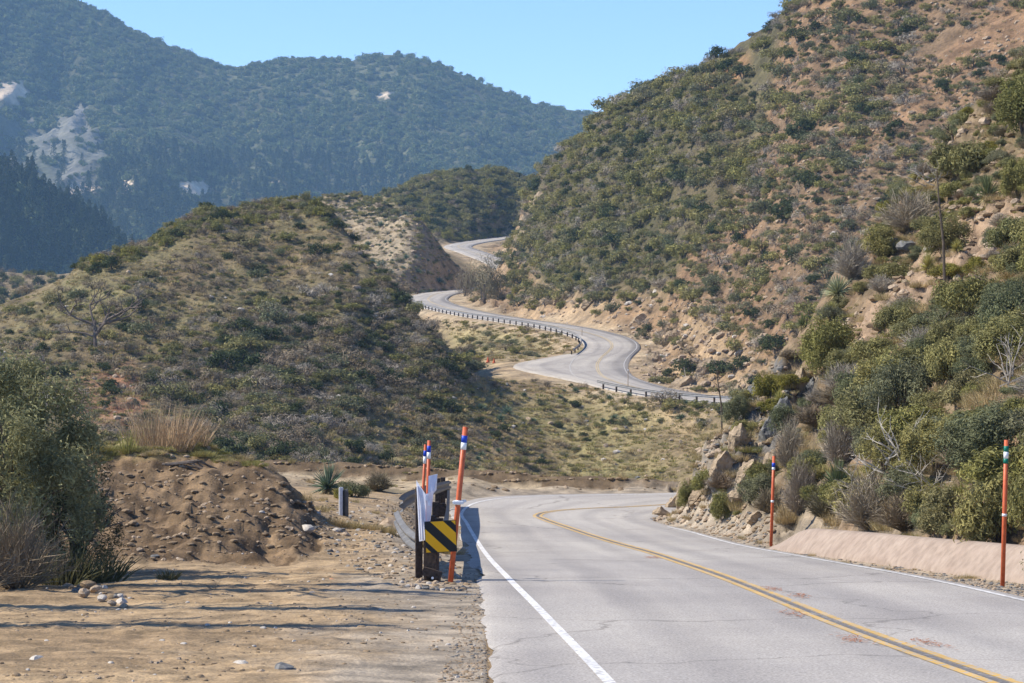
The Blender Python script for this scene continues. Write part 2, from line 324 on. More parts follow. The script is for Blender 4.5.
# the verge in front of the curb lies level with the pavement
cdist, cz = polydist(Xg[:N1], Yg[:N1], CURB[::2]); w = 1-sstep(.55, 1.7, cdist); Zg[:N1] = np.where(Zg[:N1] > cz-.03, Zg[:N1]*(1-w)+(cz-.03)*w, Zg[:N1])
RDIST = np.full(Zg.shape, 50.0); RDIST[:N1+60] = np.where(inn, -dd, dd)[:N1+60]; RDIST[N1-60:] = np.minimum(RDIST[N1-60:], md-hw)
PYg = HY - F*Zg/Dg
vis = PYg <= np.minimum.accumulate(np.vstack([np.full((1, len(GPX)), 700.0), PYg[:-1]]), 0) + .01
RUN = np.minimum.accumulate(PYg, 0)
def zat(x, y):
    px = CX+F*x/y; j = np.clip(np.searchsorted(GPX, px)-1, 0, len(GPX)-2); i = np.clip(np.searchsorted(GD, y)-1, 0, len(GD)-2)
    u = np.clip((px-GPX[j])/(GPX[j+1]-GPX[j]), 0, 1); v = np.clip((y-GD[i])/(GD[i+1]-GD[i]), 0, 1)
    return float((Zg[i, j]*(1-u)+Zg[i, j+1]*u)*(1-v)+(Zg[i+1, j]*(1-u)+Zg[i+1, j+1]*u)*v)
def hit(px, py, dmin=13, dmax=764):
    """where the sight line of a picture point meets the ground"""
    j = int(np.clip(round((px-GPX[0])/(GPX[1]-GPX[0])), 0, len(GPX)-1)); i0 = np.searchsorted(GD, dmin)
    c = PYg[i0:, j]; k = np.argmax(c <= py)
    if c[k] > py: return None
    D = GD[i0+k]
    if D > dmax: return None
    x = (px-CX)/F*D; return Vector((x, D, zat(x, D)))
def hitl(px, py, dmin=13, dmax=764):
    """the same, held within a span of distances"""
    p = hit(px, py, dmin, dmax)
    if p is None:
        j = int(np.clip(round((px-GPX[0])/(GPX[1]-GPX[0])), 0, len(GPX)-1)); i0, i1 = np.searchsorted(GD, dmin), np.searchsorted(GD, dmax); D = GD[i0+np.abs(PYg[i0:i1, j]-py).argmin()]; x = (px-CX)/F*D; p = Vector((x, D, zat(x, D)))
    return p
def at(px, D):
    x = (px-CX)/F*D; return Vector((x, D, zat(x, D)))

# soil colours
soil = np.empty(Zg.shape+(3,)); soil[:] = (.27, .21, .12)
def paint(mask, c, c2=None, s=.3, seed=50):
    soil[mask] = c
    if c2 is not None:
        t = np.clip(.5+1.5*fbm(Xg[mask]*s, Yg[mask]*s, seed, 4), 0, 1)[:, None]; soil[mask] = np.array(c)*(1-t)+np.array(c2)*t
paint(near, (.43, .315, .185), (.36, .265, .16), .5)
paint((Dg > 84) & (Dg < 140), (.33, .26, .17), (.27, .22, .14), .4)
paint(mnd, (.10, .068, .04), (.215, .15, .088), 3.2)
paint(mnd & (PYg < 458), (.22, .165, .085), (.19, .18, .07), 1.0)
paint(nz_, (.255, .178, .115), (.19, .15, .09), .6); paint((PXg > 800) & (Dg >= 106) & (Dg < 150), (.255, .178, .115), (.19, .15, .09), .3)
paint(zone('soilstrip') & near & (Dg > 45), (.36, .26, .175), (.29, .21, .14), .7)
paint(zone('spurrock') & near & (Dg > 55), (.225, .185, .13), (.13, .125, .118), .7, 61)
paint(zone('lefthill') & (Dg > 140) & (Dg < 335), (.215, .19, .095), (.20, .155, .09), .09)
paint(zone('darkbrush') & (Dg > 140) & (Dg < 320), (.20, .165, .09), (.25, .21, .11), .1)
paint(zone('redsoil') & (Dg > 140) & (Dg < 320), (.37, .19, .11), (.32, .21, .12), .2)
paint(zone('centre') & (Dg > 170) & (Dg < 290), (.31, .27, .125), (.27, .205, .12), .12)
paint(zone('railbank') & (Dg > 280) & (Dg < 420), (.34, .29, .15), (.28, .23, .13), .1)
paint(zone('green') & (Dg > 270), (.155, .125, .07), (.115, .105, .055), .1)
paint(zone('brown') & (Dg > 150), (.27, .172, .10), (.21, .147, .09), .09)
paint(zone('cut') & (Dg > 230), (.44, .325, .20), (.30, .20, .115), .12)
paint(zone('scar') & (Dg > 270), (.48, .27, .13), (.42, .24, .13), .1)
paint(zone('spur') & (Dg > 420), (.36, .295, .20), (.29, .23, .15), .06)
paint(zone('farhill') & (Dg > 560), (.18, .16, .08), (.22, .18, .10), .06)
paint(zone('turnout') & (Dg > 262) & (Dg < 320), (.47, .37, .22), (.41, .31, .19), .2)
fl_ = (bd > .8) & (bd < 3.2) & (Dg < 92); paint(fl_, (.40, .325, .22), (.35, .28, .185), .8); bm_ = bd < .95; paint(bm_, (.12, .086, .053), (.185, .135, .083), 2.2)  # berm brown painted darker for its face shadows, strip before it lightened
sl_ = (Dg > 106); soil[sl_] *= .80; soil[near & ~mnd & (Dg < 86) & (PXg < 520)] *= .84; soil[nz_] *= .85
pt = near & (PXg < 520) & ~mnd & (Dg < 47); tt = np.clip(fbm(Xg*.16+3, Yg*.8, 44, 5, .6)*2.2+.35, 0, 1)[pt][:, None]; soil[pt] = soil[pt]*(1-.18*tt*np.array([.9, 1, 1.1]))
# gravelly verge beside the pavement
g = (dd < 3.2) & ~inn & (Dg < 100); wv_ = (1-sstep(.5, 2.6, dd+1.3*fbm(Xg*.9, Yg*.5, 58, 5, .65)))[g][:, None]; gc = np.array((.30, .255, .195))*(1+.35*fbm(Xg[g]*1.3, Yg[g]*.8, 59, 4))[:, None]; soil[g] = soil[g]*(1-wv_)+gc*wv_
gm = np.zeros(Zg.shape, bool); gm[N1-60:] = (md < hw+3.0) & (md > hw-.5); paint(gm, (.40, .32, .21), (.33, .25, .16), .2)
soil *= .9; soil[mnd] *= 1.0; ns_ = soil[:N1].copy()
for _ in range(14): ns_ = (ns_+np.roll(ns_, 1, 0)+np.roll(ns_, -1, 0)+np.roll(ns_, 1, 1)+np.roll(ns_, -1, 1))/5
km_ = (blur(mnd.astype(float), 30) > .02)[:N1] & ~mnd[:N1]; soil[:N1] = np.where(km_[..., None], ns_, soil[:N1])
fs_ = soil[N1:].copy()
for _ in range(7): fs_ = (fs_+np.roll(fs_, 1, 0)+np.roll(fs_, -1, 0)+np.roll(fs_, 1, 1)+np.roll(fs_, -1, 1))/5
fs_[0] = soil[N1]; fs_[-1] = soil[-1]; kr = (md < hw+2)[60:]; soil[N1:] = np.where(kr[..., None], soil[N1:], fs_)
def terrain_piece(name, i0, i1, mat):
    n, m = i1-i0, len(GPX); V = np.stack([Xg[i0:i1], Yg[i0:i1], Zg[i0:i1]], -1).reshape(-1, 3)
    a = (np.arange(n-1)[:, None]*m+np.arange(m-1)[None]).ravel(); Fc = np.stack([a, a+1, a+m+1, a+m], 1)
    me = np_mesh(name, V, Fc, mat, True)
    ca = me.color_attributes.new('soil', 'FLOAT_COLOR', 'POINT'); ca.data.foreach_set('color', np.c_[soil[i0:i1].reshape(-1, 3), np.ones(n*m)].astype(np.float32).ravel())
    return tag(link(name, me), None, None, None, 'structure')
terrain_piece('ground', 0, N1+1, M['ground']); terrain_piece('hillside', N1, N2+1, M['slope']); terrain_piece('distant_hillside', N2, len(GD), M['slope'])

# ------------------------------------------------------------------ far mountain
MC = []
def mc(px, *rows):
    for D, py in rows: MC.append((px, D, py))
for px, py in ((-300, -70), (-150, -55), (-60, -62), (0, -42), (50, -14), (100, 8), (130, 27), (180, 48), (230, 65), (262, 60), (300, 57), (345, 58), (390, 54), (430, 62), (480, 79), (520, 96), (560, 106), (590, 112), (640, 128), (720, 150), (900, 160), (1300, 120)):
    mc(px, (2550, py), (2900, py+60))
for px in (-300, -100, 60, 200, 330, 450, 600, 900, 1300):
    t = np.interp(px, [-300, 0, 230, 390, 600, 1300], [-70, -14, 68, 54, 112, 120])
    mc(px, (900, 480), (1250, 400), (1600, 330)); mc(px, (1900, 300-(300-t)*.32), (2150, 300-(300-t)*.58), (2350, 300-(300-t)*.80))
mc(-100, (1330, 175)); mc(-20, (1330, 165)); mc(40, (1330, 186)); mc(80, (1320, 225)); mc(120, (1310, 262)); mc(160, (1300, 300)); mc(-20, (1450, 230)); mc(60, (1450, 260))
MC = np.array(MC, float)
evm = rbf_fit(MC, lambda px, D: np.stack([px/110.0, np.log(D)*7], -1))
MPX = np.linspace(-300, 1300, 420); MD = np.exp(np.linspace(np.log(900), np.log(2900), 330)); MPXg, MDg = np.meshgrid(MPX, MD)
MPY = evm(MPXg, MDg); MX = (MPXg-CX)/F*MDg; MZ = (HY-MPY)/F*MDg
rise = sstep(1200, 1900, MDg)
slide = inpoly(MPXg+30*fbm(MX*.01, MDg*.004, 3, 4), MPY+14*fbm(MX*.01+9, MDg*.01, 8, 4), [(-300, 40), (0, 72), (30, 70), (52, 95), (95, 95), (125, 150), (115, 195), (60, 200), (30, 165), (-300, 160)])
MZ += rise*np.clip((MPY-np.interp(MPXg, [-300, 0, 50, 100, 130, 180, 230, 300, 390, 430, 480, 560, 640, 900, 1300], [-80, -42, -14, 8, 27, 48, 65, 57, 54, 62, 79, 106, 128, 160, 120]))/55, .12, 1)*(62*(ridged(MX*.0052+.25*MDg*.0012, MDg*.0010, 21, 4)-.5) + 7*fbm(MX*.02, MDg*.012, 14, 4)) + 2.5*fbm(MX*.03, MDg*.03, 19, 3)
MZ += np.where(slide, 14*(ridged(MX*.022, MDg*.007, 6, 4)-.4), 0)
MPY = HY-F*MZ/MDg
msoil = np.empty(MZ.shape+(3,)); msoil[:] = (.075, .078, .042)
sl = slide & (ridged(MX*.02, MDg*.009, 33, 4)+.7*fbm(MX*.06, MDg*.035, 12, 5) > .22); tq = np.clip(.5+1.3*fbm(MX*.035+MDg*.006, MDg*.004, 37, 4), 0, 1)[slide][:, None]; msoil[slide] = np.array((.165, .16, .145))*tq+np.array((.085, .09, .062))*(1-tq); sl = slide & (np.random.default_rng(3).random(MZ.shape) < 1)
for c, rx, ry in (((195, 188), 17, 8), ((88, 190), 20, 6), ((127, 188), 5, 9), ((12, 92), 20, 12), ((278, 183), 5, 3), ((388, 95), 9, 3)):
    q = ((MPXg+10*fbm(MX*.03, MDg*.02, 2, 3)-c[0])/rx)**2+((MPY+6*fbm(MX*.03+4, MDg*.02, 3, 3)-c[1])/ry)**2 < 1; msoil[q & (MDg > 1500)] = (.62, .50, .36); sl |= q & (MDg > 1500)
n, m = MZ.shape; a = (np.arange(n-1)[:, None]*m+np.arange(m-1)[None]).ravel()
me = np_mesh('mountain', np.stack([MX, MDg, MZ], -1).reshape(-1, 3), np.stack([a, a+1, a+m+1, a+m], 1), M['mount'], True)
ca = me.color_attributes.new('soil', 'FLOAT_COLOR', 'POINT'); ca.data.foreach_set('color', np.c_[msoil.reshape(-1, 3), np.ones(n*m)].astype(np.float32).ravel())
tag(link('mountain', me), None, None, None, 'structure')

# ------------------------------------------------------------------ camera, light, sky
cam = bpy.data.cameras.new('camera'); cam.sensor_width = 36; cam.lens = F*36/1024; cam.shift_y = -(341.5-HY)/1024; cam.clip_end = 12000; cam.clip_start = .5
co = bpy.data.objects.new('camera', cam); COL.objects.link(co); co.location = (0, 0, 0); co.rotation_euler = (R_(90), 0, 0); S.camera = co
SUN_EL, SUN_AZ = 44, -88         # azimuth clockwise from the view direction: sun to the left, a little ahead
sd = Vector((math.sin(R_(SUN_AZ))*math.cos(R_(SUN_EL)), math.cos(R_(SUN_AZ))*math.cos(R_(SUN_EL)), math.sin(R_(SUN_EL))))
sun = bpy.data.lights.new('sun', 'SUN'); sun.energy = 5.0; sun.angle = R_(.53); sun.color = (1, .93, .82)
so = bpy.data.objects.new('sun', sun); COL.objects.link(so); so.rotation_euler = (-sd).to_track_quat('-Z', 'Y').to_euler(); so.location = (-40, 20, 60)
W = bpy.data.worlds.new('World'); S.world = W; W.use_nodes = True; nt = W.node_tree
sky = nt.nodes.new('ShaderNodeTexSky'); sky.sky_type = 'NISHITA'; sky.sun_disc = False; sky.sun_elevation = R_(SUN_EL); sky.sun_rotation = R_(SUN_AZ % 360)
sky.altitude = 1500; sky.air_density = 1.0; sky.dust_density = .1; sky.ozone_density = 5.0
tn = nt.nodes.new('ShaderNodeMix'); tn.data_type = 'RGBA'; tn.blend_type = 'MULTIPLY'; tn.inputs[0].default_value = 1; tn.inputs[7].default_value = (.84, .89, 1.035, 1); nt.links.new(sky.outputs[0], tn.inputs[6]); nt.links.new(tn.outputs[2], nt.nodes['Background'].inputs[0]); nt.nodes['Background'].inputs[1].default_value = .145
S.view_settings.view_transform = 'Standard'; S.view_settings.look = 'None'; S.view_settings.gamma = 1; S.view_settings.exposure = .65
S.cycles.use_denoising = True; S.cycles.max_bounces = 6; S.cycles.diffuse_bounces = 3; S.cycles.transmission_bounces = 3; S.cycles.volume_bounces = 0; S.cycles.transparent_max_bounces = 6
# ------------------------------------------------------------------ pavement and paint
def asphalt(name):
    m, nt, b = new_mat(name)
    base, _ = noise_col(nt, .35, (.335, .305, .266), (.39, .358, .312), .3, .7, 6)
    spk, z2 = noise_col(nt, 42, (.62,)*3, (1.34,)*3, .3, .7, 4)
    at = nd(nt, 'ShaderNodeUVMap'); mp = nd(nt, 'ShaderNodeMapping'); mp.inputs['Scale'].default_value = (1.3, .06, 1); nt.links.new(at.outputs['UV'], mp.inputs['Vector'])
    strk, _ = noise_col(nt, 1.0, (.92, .92, .93), (1.05, 1.045, 1.04), .35, .65, 4, vec=mp.outputs['Vector'])
    # sealed cracks: thin lines between large cells
    tc = nd(nt, 'ShaderNodeTexCoord'); wz = nd(nt, 'ShaderNodeTexNoise'); wz.inputs['Scale'].default_value = .9; wz.inputs['Detail'].default_value = 5
    nt.links.new(tc.outputs['Object'], wz.inputs['Vector'])
    va = nd(nt, 'ShaderNodeVectorMath', operation='MULTIPLY_ADD'); va.inputs[1].default_value = (1.6, 1.6, 0); nt.links.new(wz.outputs['Color'], va.inputs[0]); nt.links.new(tc.outputs['Object'], va.inputs[2])
    vo = nd(nt, 'ShaderNodeTexVoronoi', feature='DISTANCE_TO_EDGE'); vo.inputs['Scale'].default_value = .16; nt.links.new(va.outputs[0], vo.inputs['Vector'])
    ck = nd(nt, 'ShaderNodeValToRGB'); ck.color_ramp.elements[0].position = .0; ck.color_ramp.elements[1].position = .0065; ck.color_ramp.elements[0].color = (.60, .59, .58, 1); ck.color_ramp.elements[1].color = (1, 1, 1, 1)
    nt.links.new(vo.outputs['Distance'], ck.inputs['Fac'])
    pat, _ = noise_col(nt, .13, (.90, .90, .91), (1.05, 1.05, 1.04), .42, .58, 7)
    sx = nd(nt, 'ShaderNodeSeparateXYZ'); nt.links.new(at.outputs['UV'], sx.inputs[0]); wv = nd(nt, 'ShaderNodeMath', operation='SINE'); ml = nd(nt, 'ShaderNodeMath', operation='MULTIPLY'); ml.inputs[1].default_value = 3.3; nt.links.new(sx.outputs[0], ml.inputs[0]); nt.links.new(ml.outputs[0], wv.inputs[0]); wr = nd(nt, 'ShaderNodeValToRGB'); wr.color_ramp.elements[0].color = (1.0, 1.0, 1.0, 1); wr.color_ramp.elements[1].color = (.86, .86, .87, 1); nt.links.new(wv.outputs[0], wr.inputs['Fac']); pat = mixc(nt, pat, wr.outputs['Color'], 1, 'MULTIPLY')
    c = mixc(nt, base, spk, 1, 'MULTIPLY'); c = mixc(nt, c, strk, 1, 'MULTIPLY'); c = mixc(nt, c, ck.outputs['Color'], 1, 'MULTIPLY'); c = mixc(nt, c, pat, 1, 'MULTIPLY')
    nt.links.new(c, b.inputs['Base Color']); b.inputs['Roughness'].default_value = .88; b.inputs['Specular IOR Level'].default_value = .25
    bp = nd(nt, 'ShaderNodeBump'); bp.inputs['Strength'].default_value = .35; bp.inputs['Distance'].default_value = .006; nt.links.new(z2.outputs['Fac'], bp.inputs['Height']); nt.links.new(bp.outputs['Normal'], b.inputs['Normal'])
    return m
def paint_mat(name, c, worn):
    """worn road paint: chips of asphalt show through"""
    m, nt, b = new_mat(name); col, nz = noise_col(nt, 14, (.36, .335, .30), c, worn-.06, worn+.06, 7)
    big, _ = noise_col(nt, 1.1, (.8,)*3, (1.05,)*3, .3, .7, 4); c2 = mixc(nt, col, big, 1, 'MULTIPLY')
    nt.links.new(c2, b.inputs['Base Color']); b.inputs['Roughness'].default_value = .75; return m
M['asphalt'] = asphalt('asphalt'); M['white'] = paint_mat('white road paint', (.70, .68, .64), .43); M['yellow'] = paint_mat('yellow road paint', (.56, .34, .07), .45)
M['whiteold'] = paint_mat('old white paint', (.60, .58, .54), .46); M['whitefar'] = paint_mat('faded white paint', (.55, .53, .50), .52); M['yellowfar'] = paint_mat('faded yellow paint', (.58, .42, .17), .46)
M['seam'] = paint_mat('dark joint', (.14, .125, .11), .38)
def arc(P): return np.r_[0, np.cumsum(np.linalg.norm(np.diff(P[:, :2], axis=0), axis=1))]
def near_road():
    n, k = 260, 17; ts = np.r_[0, .012, np.linspace(0, 1, 15)[1:-1], .988, 1]
    a = resample(LEFT, .2); b = resample(RIGHT, .2)
    ia = np.linspace(0, len(a)-1, n); ib = np.linspace(0, len(b)-1, n)
    A = np.stack([np.interp(ia, np.arange(len(a)), a[:, c]) for c in (0, 1)], 1); B = np.stack([np.interp(ib, np.arange(len(b)), b[:, c]) for c in (0, 1)], 1)
    sl = arc(A); rag = .09*fbm(sl*1.1, sl*0, 81, 5)+.13*fbm(sl*.23, sl*0+5, 82, 3)
    A = A.copy(); A[:, 0] += rag
    V = []; UV = []
    for i in range(n):
        for j in range(k):
            t = ts[j]; p = A[i]*(1-t)+B[i]*t; edge_ = .035*((j == 0) | (j == k-1)); V.append((p[0], p[1], zroad(p[1])-edge_)); UV.append((t*9, sl[i]))
    V = np.array(V); a_ = (np.arange(n-1)[:, None]*k+np.arange(k-1)[None]).ravel(); Fc = np.stack([a_, a_+1, a_+k+1, a_+k], 1)
    me = np_mesh('road', V, Fc, M['asphalt'], True); uv = me.uv_layers.new(name='UVMap'); U = np.array(UV, np.float32)[Fc.ravel()]; uv.data.foreach_set('uv', U.ravel())
    tag(link('road', me), None, None, None, 'structure')
near_road()
def offset(P, d):
    t = np.gradient(P[:, :2], axis=0); t /= np.linalg.norm(t, axis=1)[:, None]+1e-9; nrm = np.stack([t[:, 1], -t[:, 0]], 1)   # to the right
    d = np.broadcast_to(np.asarray(d, float), (len(P),)); return np.c_[P[:, :2]+nrm*d[:, None], P[:, 2:]]
def strip(name, P, o0, o1, zf, mat, rise=.006, ragged=0):
    a = offset(P, o0); b = offset(P, o1); V = []
    for p, q in zip(a, b): V += [(p[0], p[1], zf(p)+rise), (q[0], q[1], zf(q)+rise)]
    i = np.arange(len(P)-1)*2; Fc = np.stack([i, i+1, i+3, i+2], 1)
    return tag(link(name, np_mesh(name, V, Fc, mat)), None, None, None, 'structure')
zn = lambda p: float(zroad(p[1]))
strip('edge_line', resample(WHITE_L, .35), -.052, .052, zn, M['white']); strip('edge_line', resample(WHITE_R, .35), -.05, .05, zn, M['whiteold'])
C_ = resample(CENTER, .35)
strip('centre_line', C_, -.15, -.055, zn, M['yellow']); strip('centre_line', C_, .055, .15, zn, M['yellow']); strip('road_joint', C_, -.035, .04, zn, M['seam'], .004)
def needles():
    rng = random.Random(9); mb = MB(); L = arc(C_)
    for k in range(6):
        s0 = np.interp(rng.uniform(20, 50), C_[:, 1], L); o0 = rng.choice([-.5, .35, .25, -.3, .6])
        for q in range(60):
            s1 = s0+rng.gauss(0, .32); x = np.interp(s1, L, C_[:, 0])+o0+rng.gauss(0, .07); y = np.interp(s1, L, C_[:, 1]); z = zn((x, y))+.012; a = rng.uniform(0, 6.28); l = rng.uniform(.015, .05); w = .007; c, n = math.cos(a), math.sin(a)
            mb.add([(x-c*l-n*w, y-n*l+c*w, z), (x-c*l+n*w, y-n*l-c*w, z), (x+c*l+n*w, y+n*l-c*w, z+.006), (x+c*l-n*w, y+n*l+c*w, z+.006)], [(0, 1, 2, 3)])
    tag(mb.build('dry_needles', simple('dry needles', (.24, .10, .05), (.36, .17, .09), 20)), 'small drifts of reddish dry needles beside the yellow centre line', None, None, 'stuff')
needles()
# winding road across the canyon
def mid_road():
    P = MID; n = len(P); s = arc(P)
    yy = P[:, 1]; wl = 3.5 + 6.2*np.exp(-((yy-281)/11)**2)*(P[:, 0] < 11.5) + 2.5*np.exp(-((yy-428)/16)**2); wr = 3.5 
    k = 7; V = []; UV = []; ts = [-.03, 0, .25, .5, .75, 1, 1.03]
    A = offset(P, -wl); B = offset(P, wr)
    for i in range(n):
        for j in range(k):
            t = ts[j]; p = A[i]*(1-t)+B[i]*t; V.append((p[0], p[1], P[i, 2]-.4*(j in (0, k-1)))); UV.append((t*9, s[i]))
    V = np.array(V); a_ = (np.arange(n-1)[:, None]*k+np.arange(k-1)[None]).ravel(); Fc = np.stack([a_, a_+1, a_+k+1, a_+k], 1)
    me = np_mesh('winding_road', V, Fc, M['asphalt'], True); uv = me.uv_layers.new(name='UVMap'); uv.data.foreach_set('uv', np.array(UV, np.float32)[Fc.ravel()].ravel())
    tag(link('winding_road', me), None, None, None, 'structure')
mid_road()
zm = lambda p: float(p[2])
strip('winding_centre_line', MID, -.16, -.06, zm, M['yellowfar'], .02); strip('winding_centre_line', MID, .06, .16, zm, M['yellowfar'], .02)
strip('winding_edge_line', MID, 3.1, 3.2, zm, M['whitefar'], .02); strip('winding_edge_line', MID, -3.2, -3.1, zm, M['whitefar'], .02)

# ------------------------------------------------------------------ roadside hardware
M['galv'] = simple('weathered zinc', (.11, .105, .098), (.19, .182, .17), 6, .6, .25); M['post'] = simple('dark creosote timber', (.035, .026, .02), (.085, .06, .045), 18, .9, bump=.4)
M['orange'] = simple('orange plastic', (.44, .085, .03), (.58, .14, .055), 14, .42, lo=.3, hi=.7); M['blue'] = simple('blue tape', (.01, .045, .38), (.015, .06, .46), 9, .4); M['tapew'] = simple('white tape', (.68, .69, .69), (.78, .78, .77), 9, .4)
M['green'] = simple('green tape', (.0, .13, .09), (.01, .17, .11), 9, .4); M['sheet'] = simple('white sheeting', (.60, .62, .70), (.78, .79, .84), 5, .5); M['signy'] = simple('sign yellow', (.80, .40, .006), (.84, .44, .01), 3, .45); M['signb'] = simple('sign black', (.010, .010, .010), (.02, .02, .02), 5, .5)
M['conc'] = None
def pole(px, Dm, py0, py1, lean_px, label, bands, group=None, rad=.045, base=None):
    """bands: (fraction from top, length fraction, material)"""
    b = at(px, Dm) if base is None else base
    top = Vector(((px+lean_px-CX)/F*b.y, b.y, (HY-py1)/F*b.y)); root = empty('marker_pole', b); tag(root, label, 'marker pole', group)
    v = top-b; mb = MB(); mb.tube([v*-.08, v*.5, v], rad, 12); mb.build('shaft', M['orange'], root, smooth=True)
    for f0, ln, mt in bands:
        mb = MB(); mb.tube([v*(1-f0-ln), v*(1-f0)], rad+.003, 12); mb.build('reflective_band', M[mt], root, smooth=True)
    return root, v
pole(771, 58.2, 543, 456, 3, 'orange snow pole with one blue band at the far end of the concrete curb', [(.075, .05, 'blue'), (.125, .03, 'tapew'), (.49, .025, 'tapew')], rad=.038)
pole(1002.5, 37.3, 580, 440, 4, 'orange snow pole with green and white bands in front of the concrete curb', [(.04, .04, 'green'), (.08, .045, 'tapew'), (.125, .035, 'green'), (.5, .018, 'tapew')], rad=.035)
r_, v_ = pole(450.5, 36.4, 580, 427, 15, 'tall leaning orange snow pole with a blue band right behind the striped sign', [(.055, .045, 'blue'), (.10, .045, 'tapew'), (.47, .03, 'tapew')], rad=.042)
mb = MB(); p = v_*.515; mb.box(p+Vector((.0, 0, .0)), (.17, .15, .05), None, 0, .01); mb.box(p+Vector((.09, -.0, .02)), (.07, .05, .04), None, 0, .008); mb.build('clamp', M['tapew'], r_)
pole(419.5, 43, 545, 444.5, 6, 'thinner orange snow pole behind the white sheeting, left of its twin', [(.05, .05, 'blue'), (.10, .06, 'tapew')], rad=.026)
pole(426, 40.5, 550, 440.5, 3.2, 'orange snow pole standing right of its twin in the white guardrail sheeting', [(.04, .05, 'blue'), (.09, .05, 'tapew')], rad=.031)
# near guardrail: W-beam, timber posts, folded white end sheeting
def wbeam_profile():
    return [(-.155, .0), (-.135, .0), (-.105, .078), (-.06, .082), (-.02, .004), (.02, .004), (.06, .082), (.105, .078), (.135, .0), (.155, .0)]
def wbeam(mb, P, face=1, th=.004):
    P = np.array(P); T = np.gradient(P, axis=0); T[:, 2] = 0; T /= np.linalg.norm(T, axis=1)[:, None]; N = np.stack([T[:, 1], -T[:, 0]], 1)*face
    pr = wbeam_profile(); k = len(pr); vs = []
    for i in range(len(P)):
        for sgn in (0, th):
            for h, d in pr: vs.append((P[i, 0]+N[i, 0]*(d-sgn), P[i, 1]+N[i, 1]*(d-sgn), P[i, 2]+h))
    fs = []
    for i in range(len(P)-1):
        for L in (0, 1):
            for j in range(k-1):
                q = i*2*k+L*k+j; fs.append((q, q+1, q+2*k+1, q+2*k) if L else (q, q+2*k, q+2*k+1, q+1))
    mb.add(vs, fs)
gp = [(434, 37.0), (439, 42), (443, 49), (445, 58), (446.5, 68), (447.5, 79.5)]
pts = []
for px, D in gp:
    a = at(px, D); pts.append((a.x, a.y, a.z+.55))
pts = smooth_path(pts, 6); pts = resample(pts, .35)
root = empty('guardrail', at(430, 37)); tag(root, 'steel guardrail on dark timber posts running from the white sheeting toward the bend', 'guardrail')
inv = Vector(root.location); mb = MB(); wbeam(mb, pts-np.array(inv), 1); mb.build('rail_beam', M['galv'], root, smooth=True)
d_ = arc(pts)
for s_ in np.r_[14.5:d_[-1]-2:16, d_[-1]-1.2, d_[-1]-.25]:
    p = Vector([np.interp(s_, d_, pts[:, k]) for k in range(3)]); q = Vector([np.interp(s_+.1, d_, pts[:, k]) for k in range(3)]); t = (q-p).normalized(); nn = Vector((t.y, -t.x, 0)).normalized()
    Mx = Matrix.Rotation(math.atan2(t.y, t.x), 3, 'Z'); mb = MB(); mb.box(p-inv-nn*.30+Vector((0, 0, -.27)), (.17, .2, 1.0), Mx, 0, .008); o = mb.build('post', M['post'], root)
    mb = MB(); mb.box(p-inv-nn*.105+Vector((0, 0, .0)), (.15, .19, .36), Mx, 0, .006); mb.build('blockout', M['post'], o)
# end posts and the sheeting at the near terminal (px 415..440, D 36.6)
e = at(428, 36.6); s64 = 36.6/F
def P_(px, py, D=36.6): return Vector(((px-CX)/F*D, D, (HY-py)/F*D))
mb = MB(); mb.box(P_(418.8, 535, 36.75)-inv, (.105, .16, 1.46), Matrix.Rotation(R_(6), 3, 'Z'), 0, .008); mb.build('end_post', M['post'], root)
mb = MB(); mb.box(P_(431.5, 556, 36.6)-inv, (.21, .20, .82), Matrix.Rotation(R_(-8), 3, 'Z'), 0, .01); mb.build('end_post', M['post'], root)
mb = MB(); mb.box(P_(432, 573.5, 36.45)-inv, (.30, .12, .13), Matrix.Rotation(R_(16), 3, 'Y'), 0, .01); mb.tube([P_(432.5, 578, 36.37)-inv, P_(432.5, 578, 36.33)-inv], .02, 8, 1); mb.build('foot_block', [M['post'], M['tapew']], root)
# folded sheeting: left wing flares up to a point, right wing sits behind
def sheet(mb, pts, th=Vector((0, .006, 0))):
    n = len(pts); mb.add([p for p in pts]+[p+th for p in pts], [tuple(range(n)), tuple(range(2*n-1, n-1, -1))]+[(i, i+n, (i+1) % n+n, (i+1) % n) for i in range(n)])
mb = MB(); sheet(mb, [P_(*a) for a in ((416.2, 480, 36.55), (425.5, 494, 36.5), (426.4, 540, 36.5), (419.2, 541.5, 36.55))]); sheet(mb, [P_(*a) for a in ((425.7, 494, 36.5), (433.6, 491, 36.62), (430.6, 520, 36.62), (426.6, 540, 36.5))]); sheet(mb, [P_(*a) for a in ((428.5, 476, 36.95), (437.5, 474, 37.1), (436.5, 490, 37.1), (433, 494, 36.9), (428, 494, 36.9))])
for k in range(3): mb.tube([P_(417.5+3.2*k, 486+4*k, 36.53), P_(420.5+2.6*k, 540, 36.49)], .012, 6)
for v in (P_(427, 497.5, 36.45), P_(429.5, 503, 36.45)): mb.box(v, (.05, .03, .09), None, 0, .008)
mb.v = [tuple(Vector(v)-inv) for v in mb.v]; mb.build('white_sheeting', M['sheet'], root)
mb = MB(); pp = smooth_path([(398, 518, 45.5), (402, 527, 43), (410, 538, 40), (420, 545, 37.6)], 5)
wbeam(mb, [tuple(P_(a, b, c)-inv) for a, b, c in pp], 1); mb.build('turned_down_end', M['galv'], root, smooth=True)
bp_ = []
for px, py, D in ((399, 506, 46), (404, 501, 49), (414, 496, 55), (428, 491, 64), (443, 486.5, 75), (449, 485, 79)):
    bp_.append(tuple(unproj(px, py, D)))
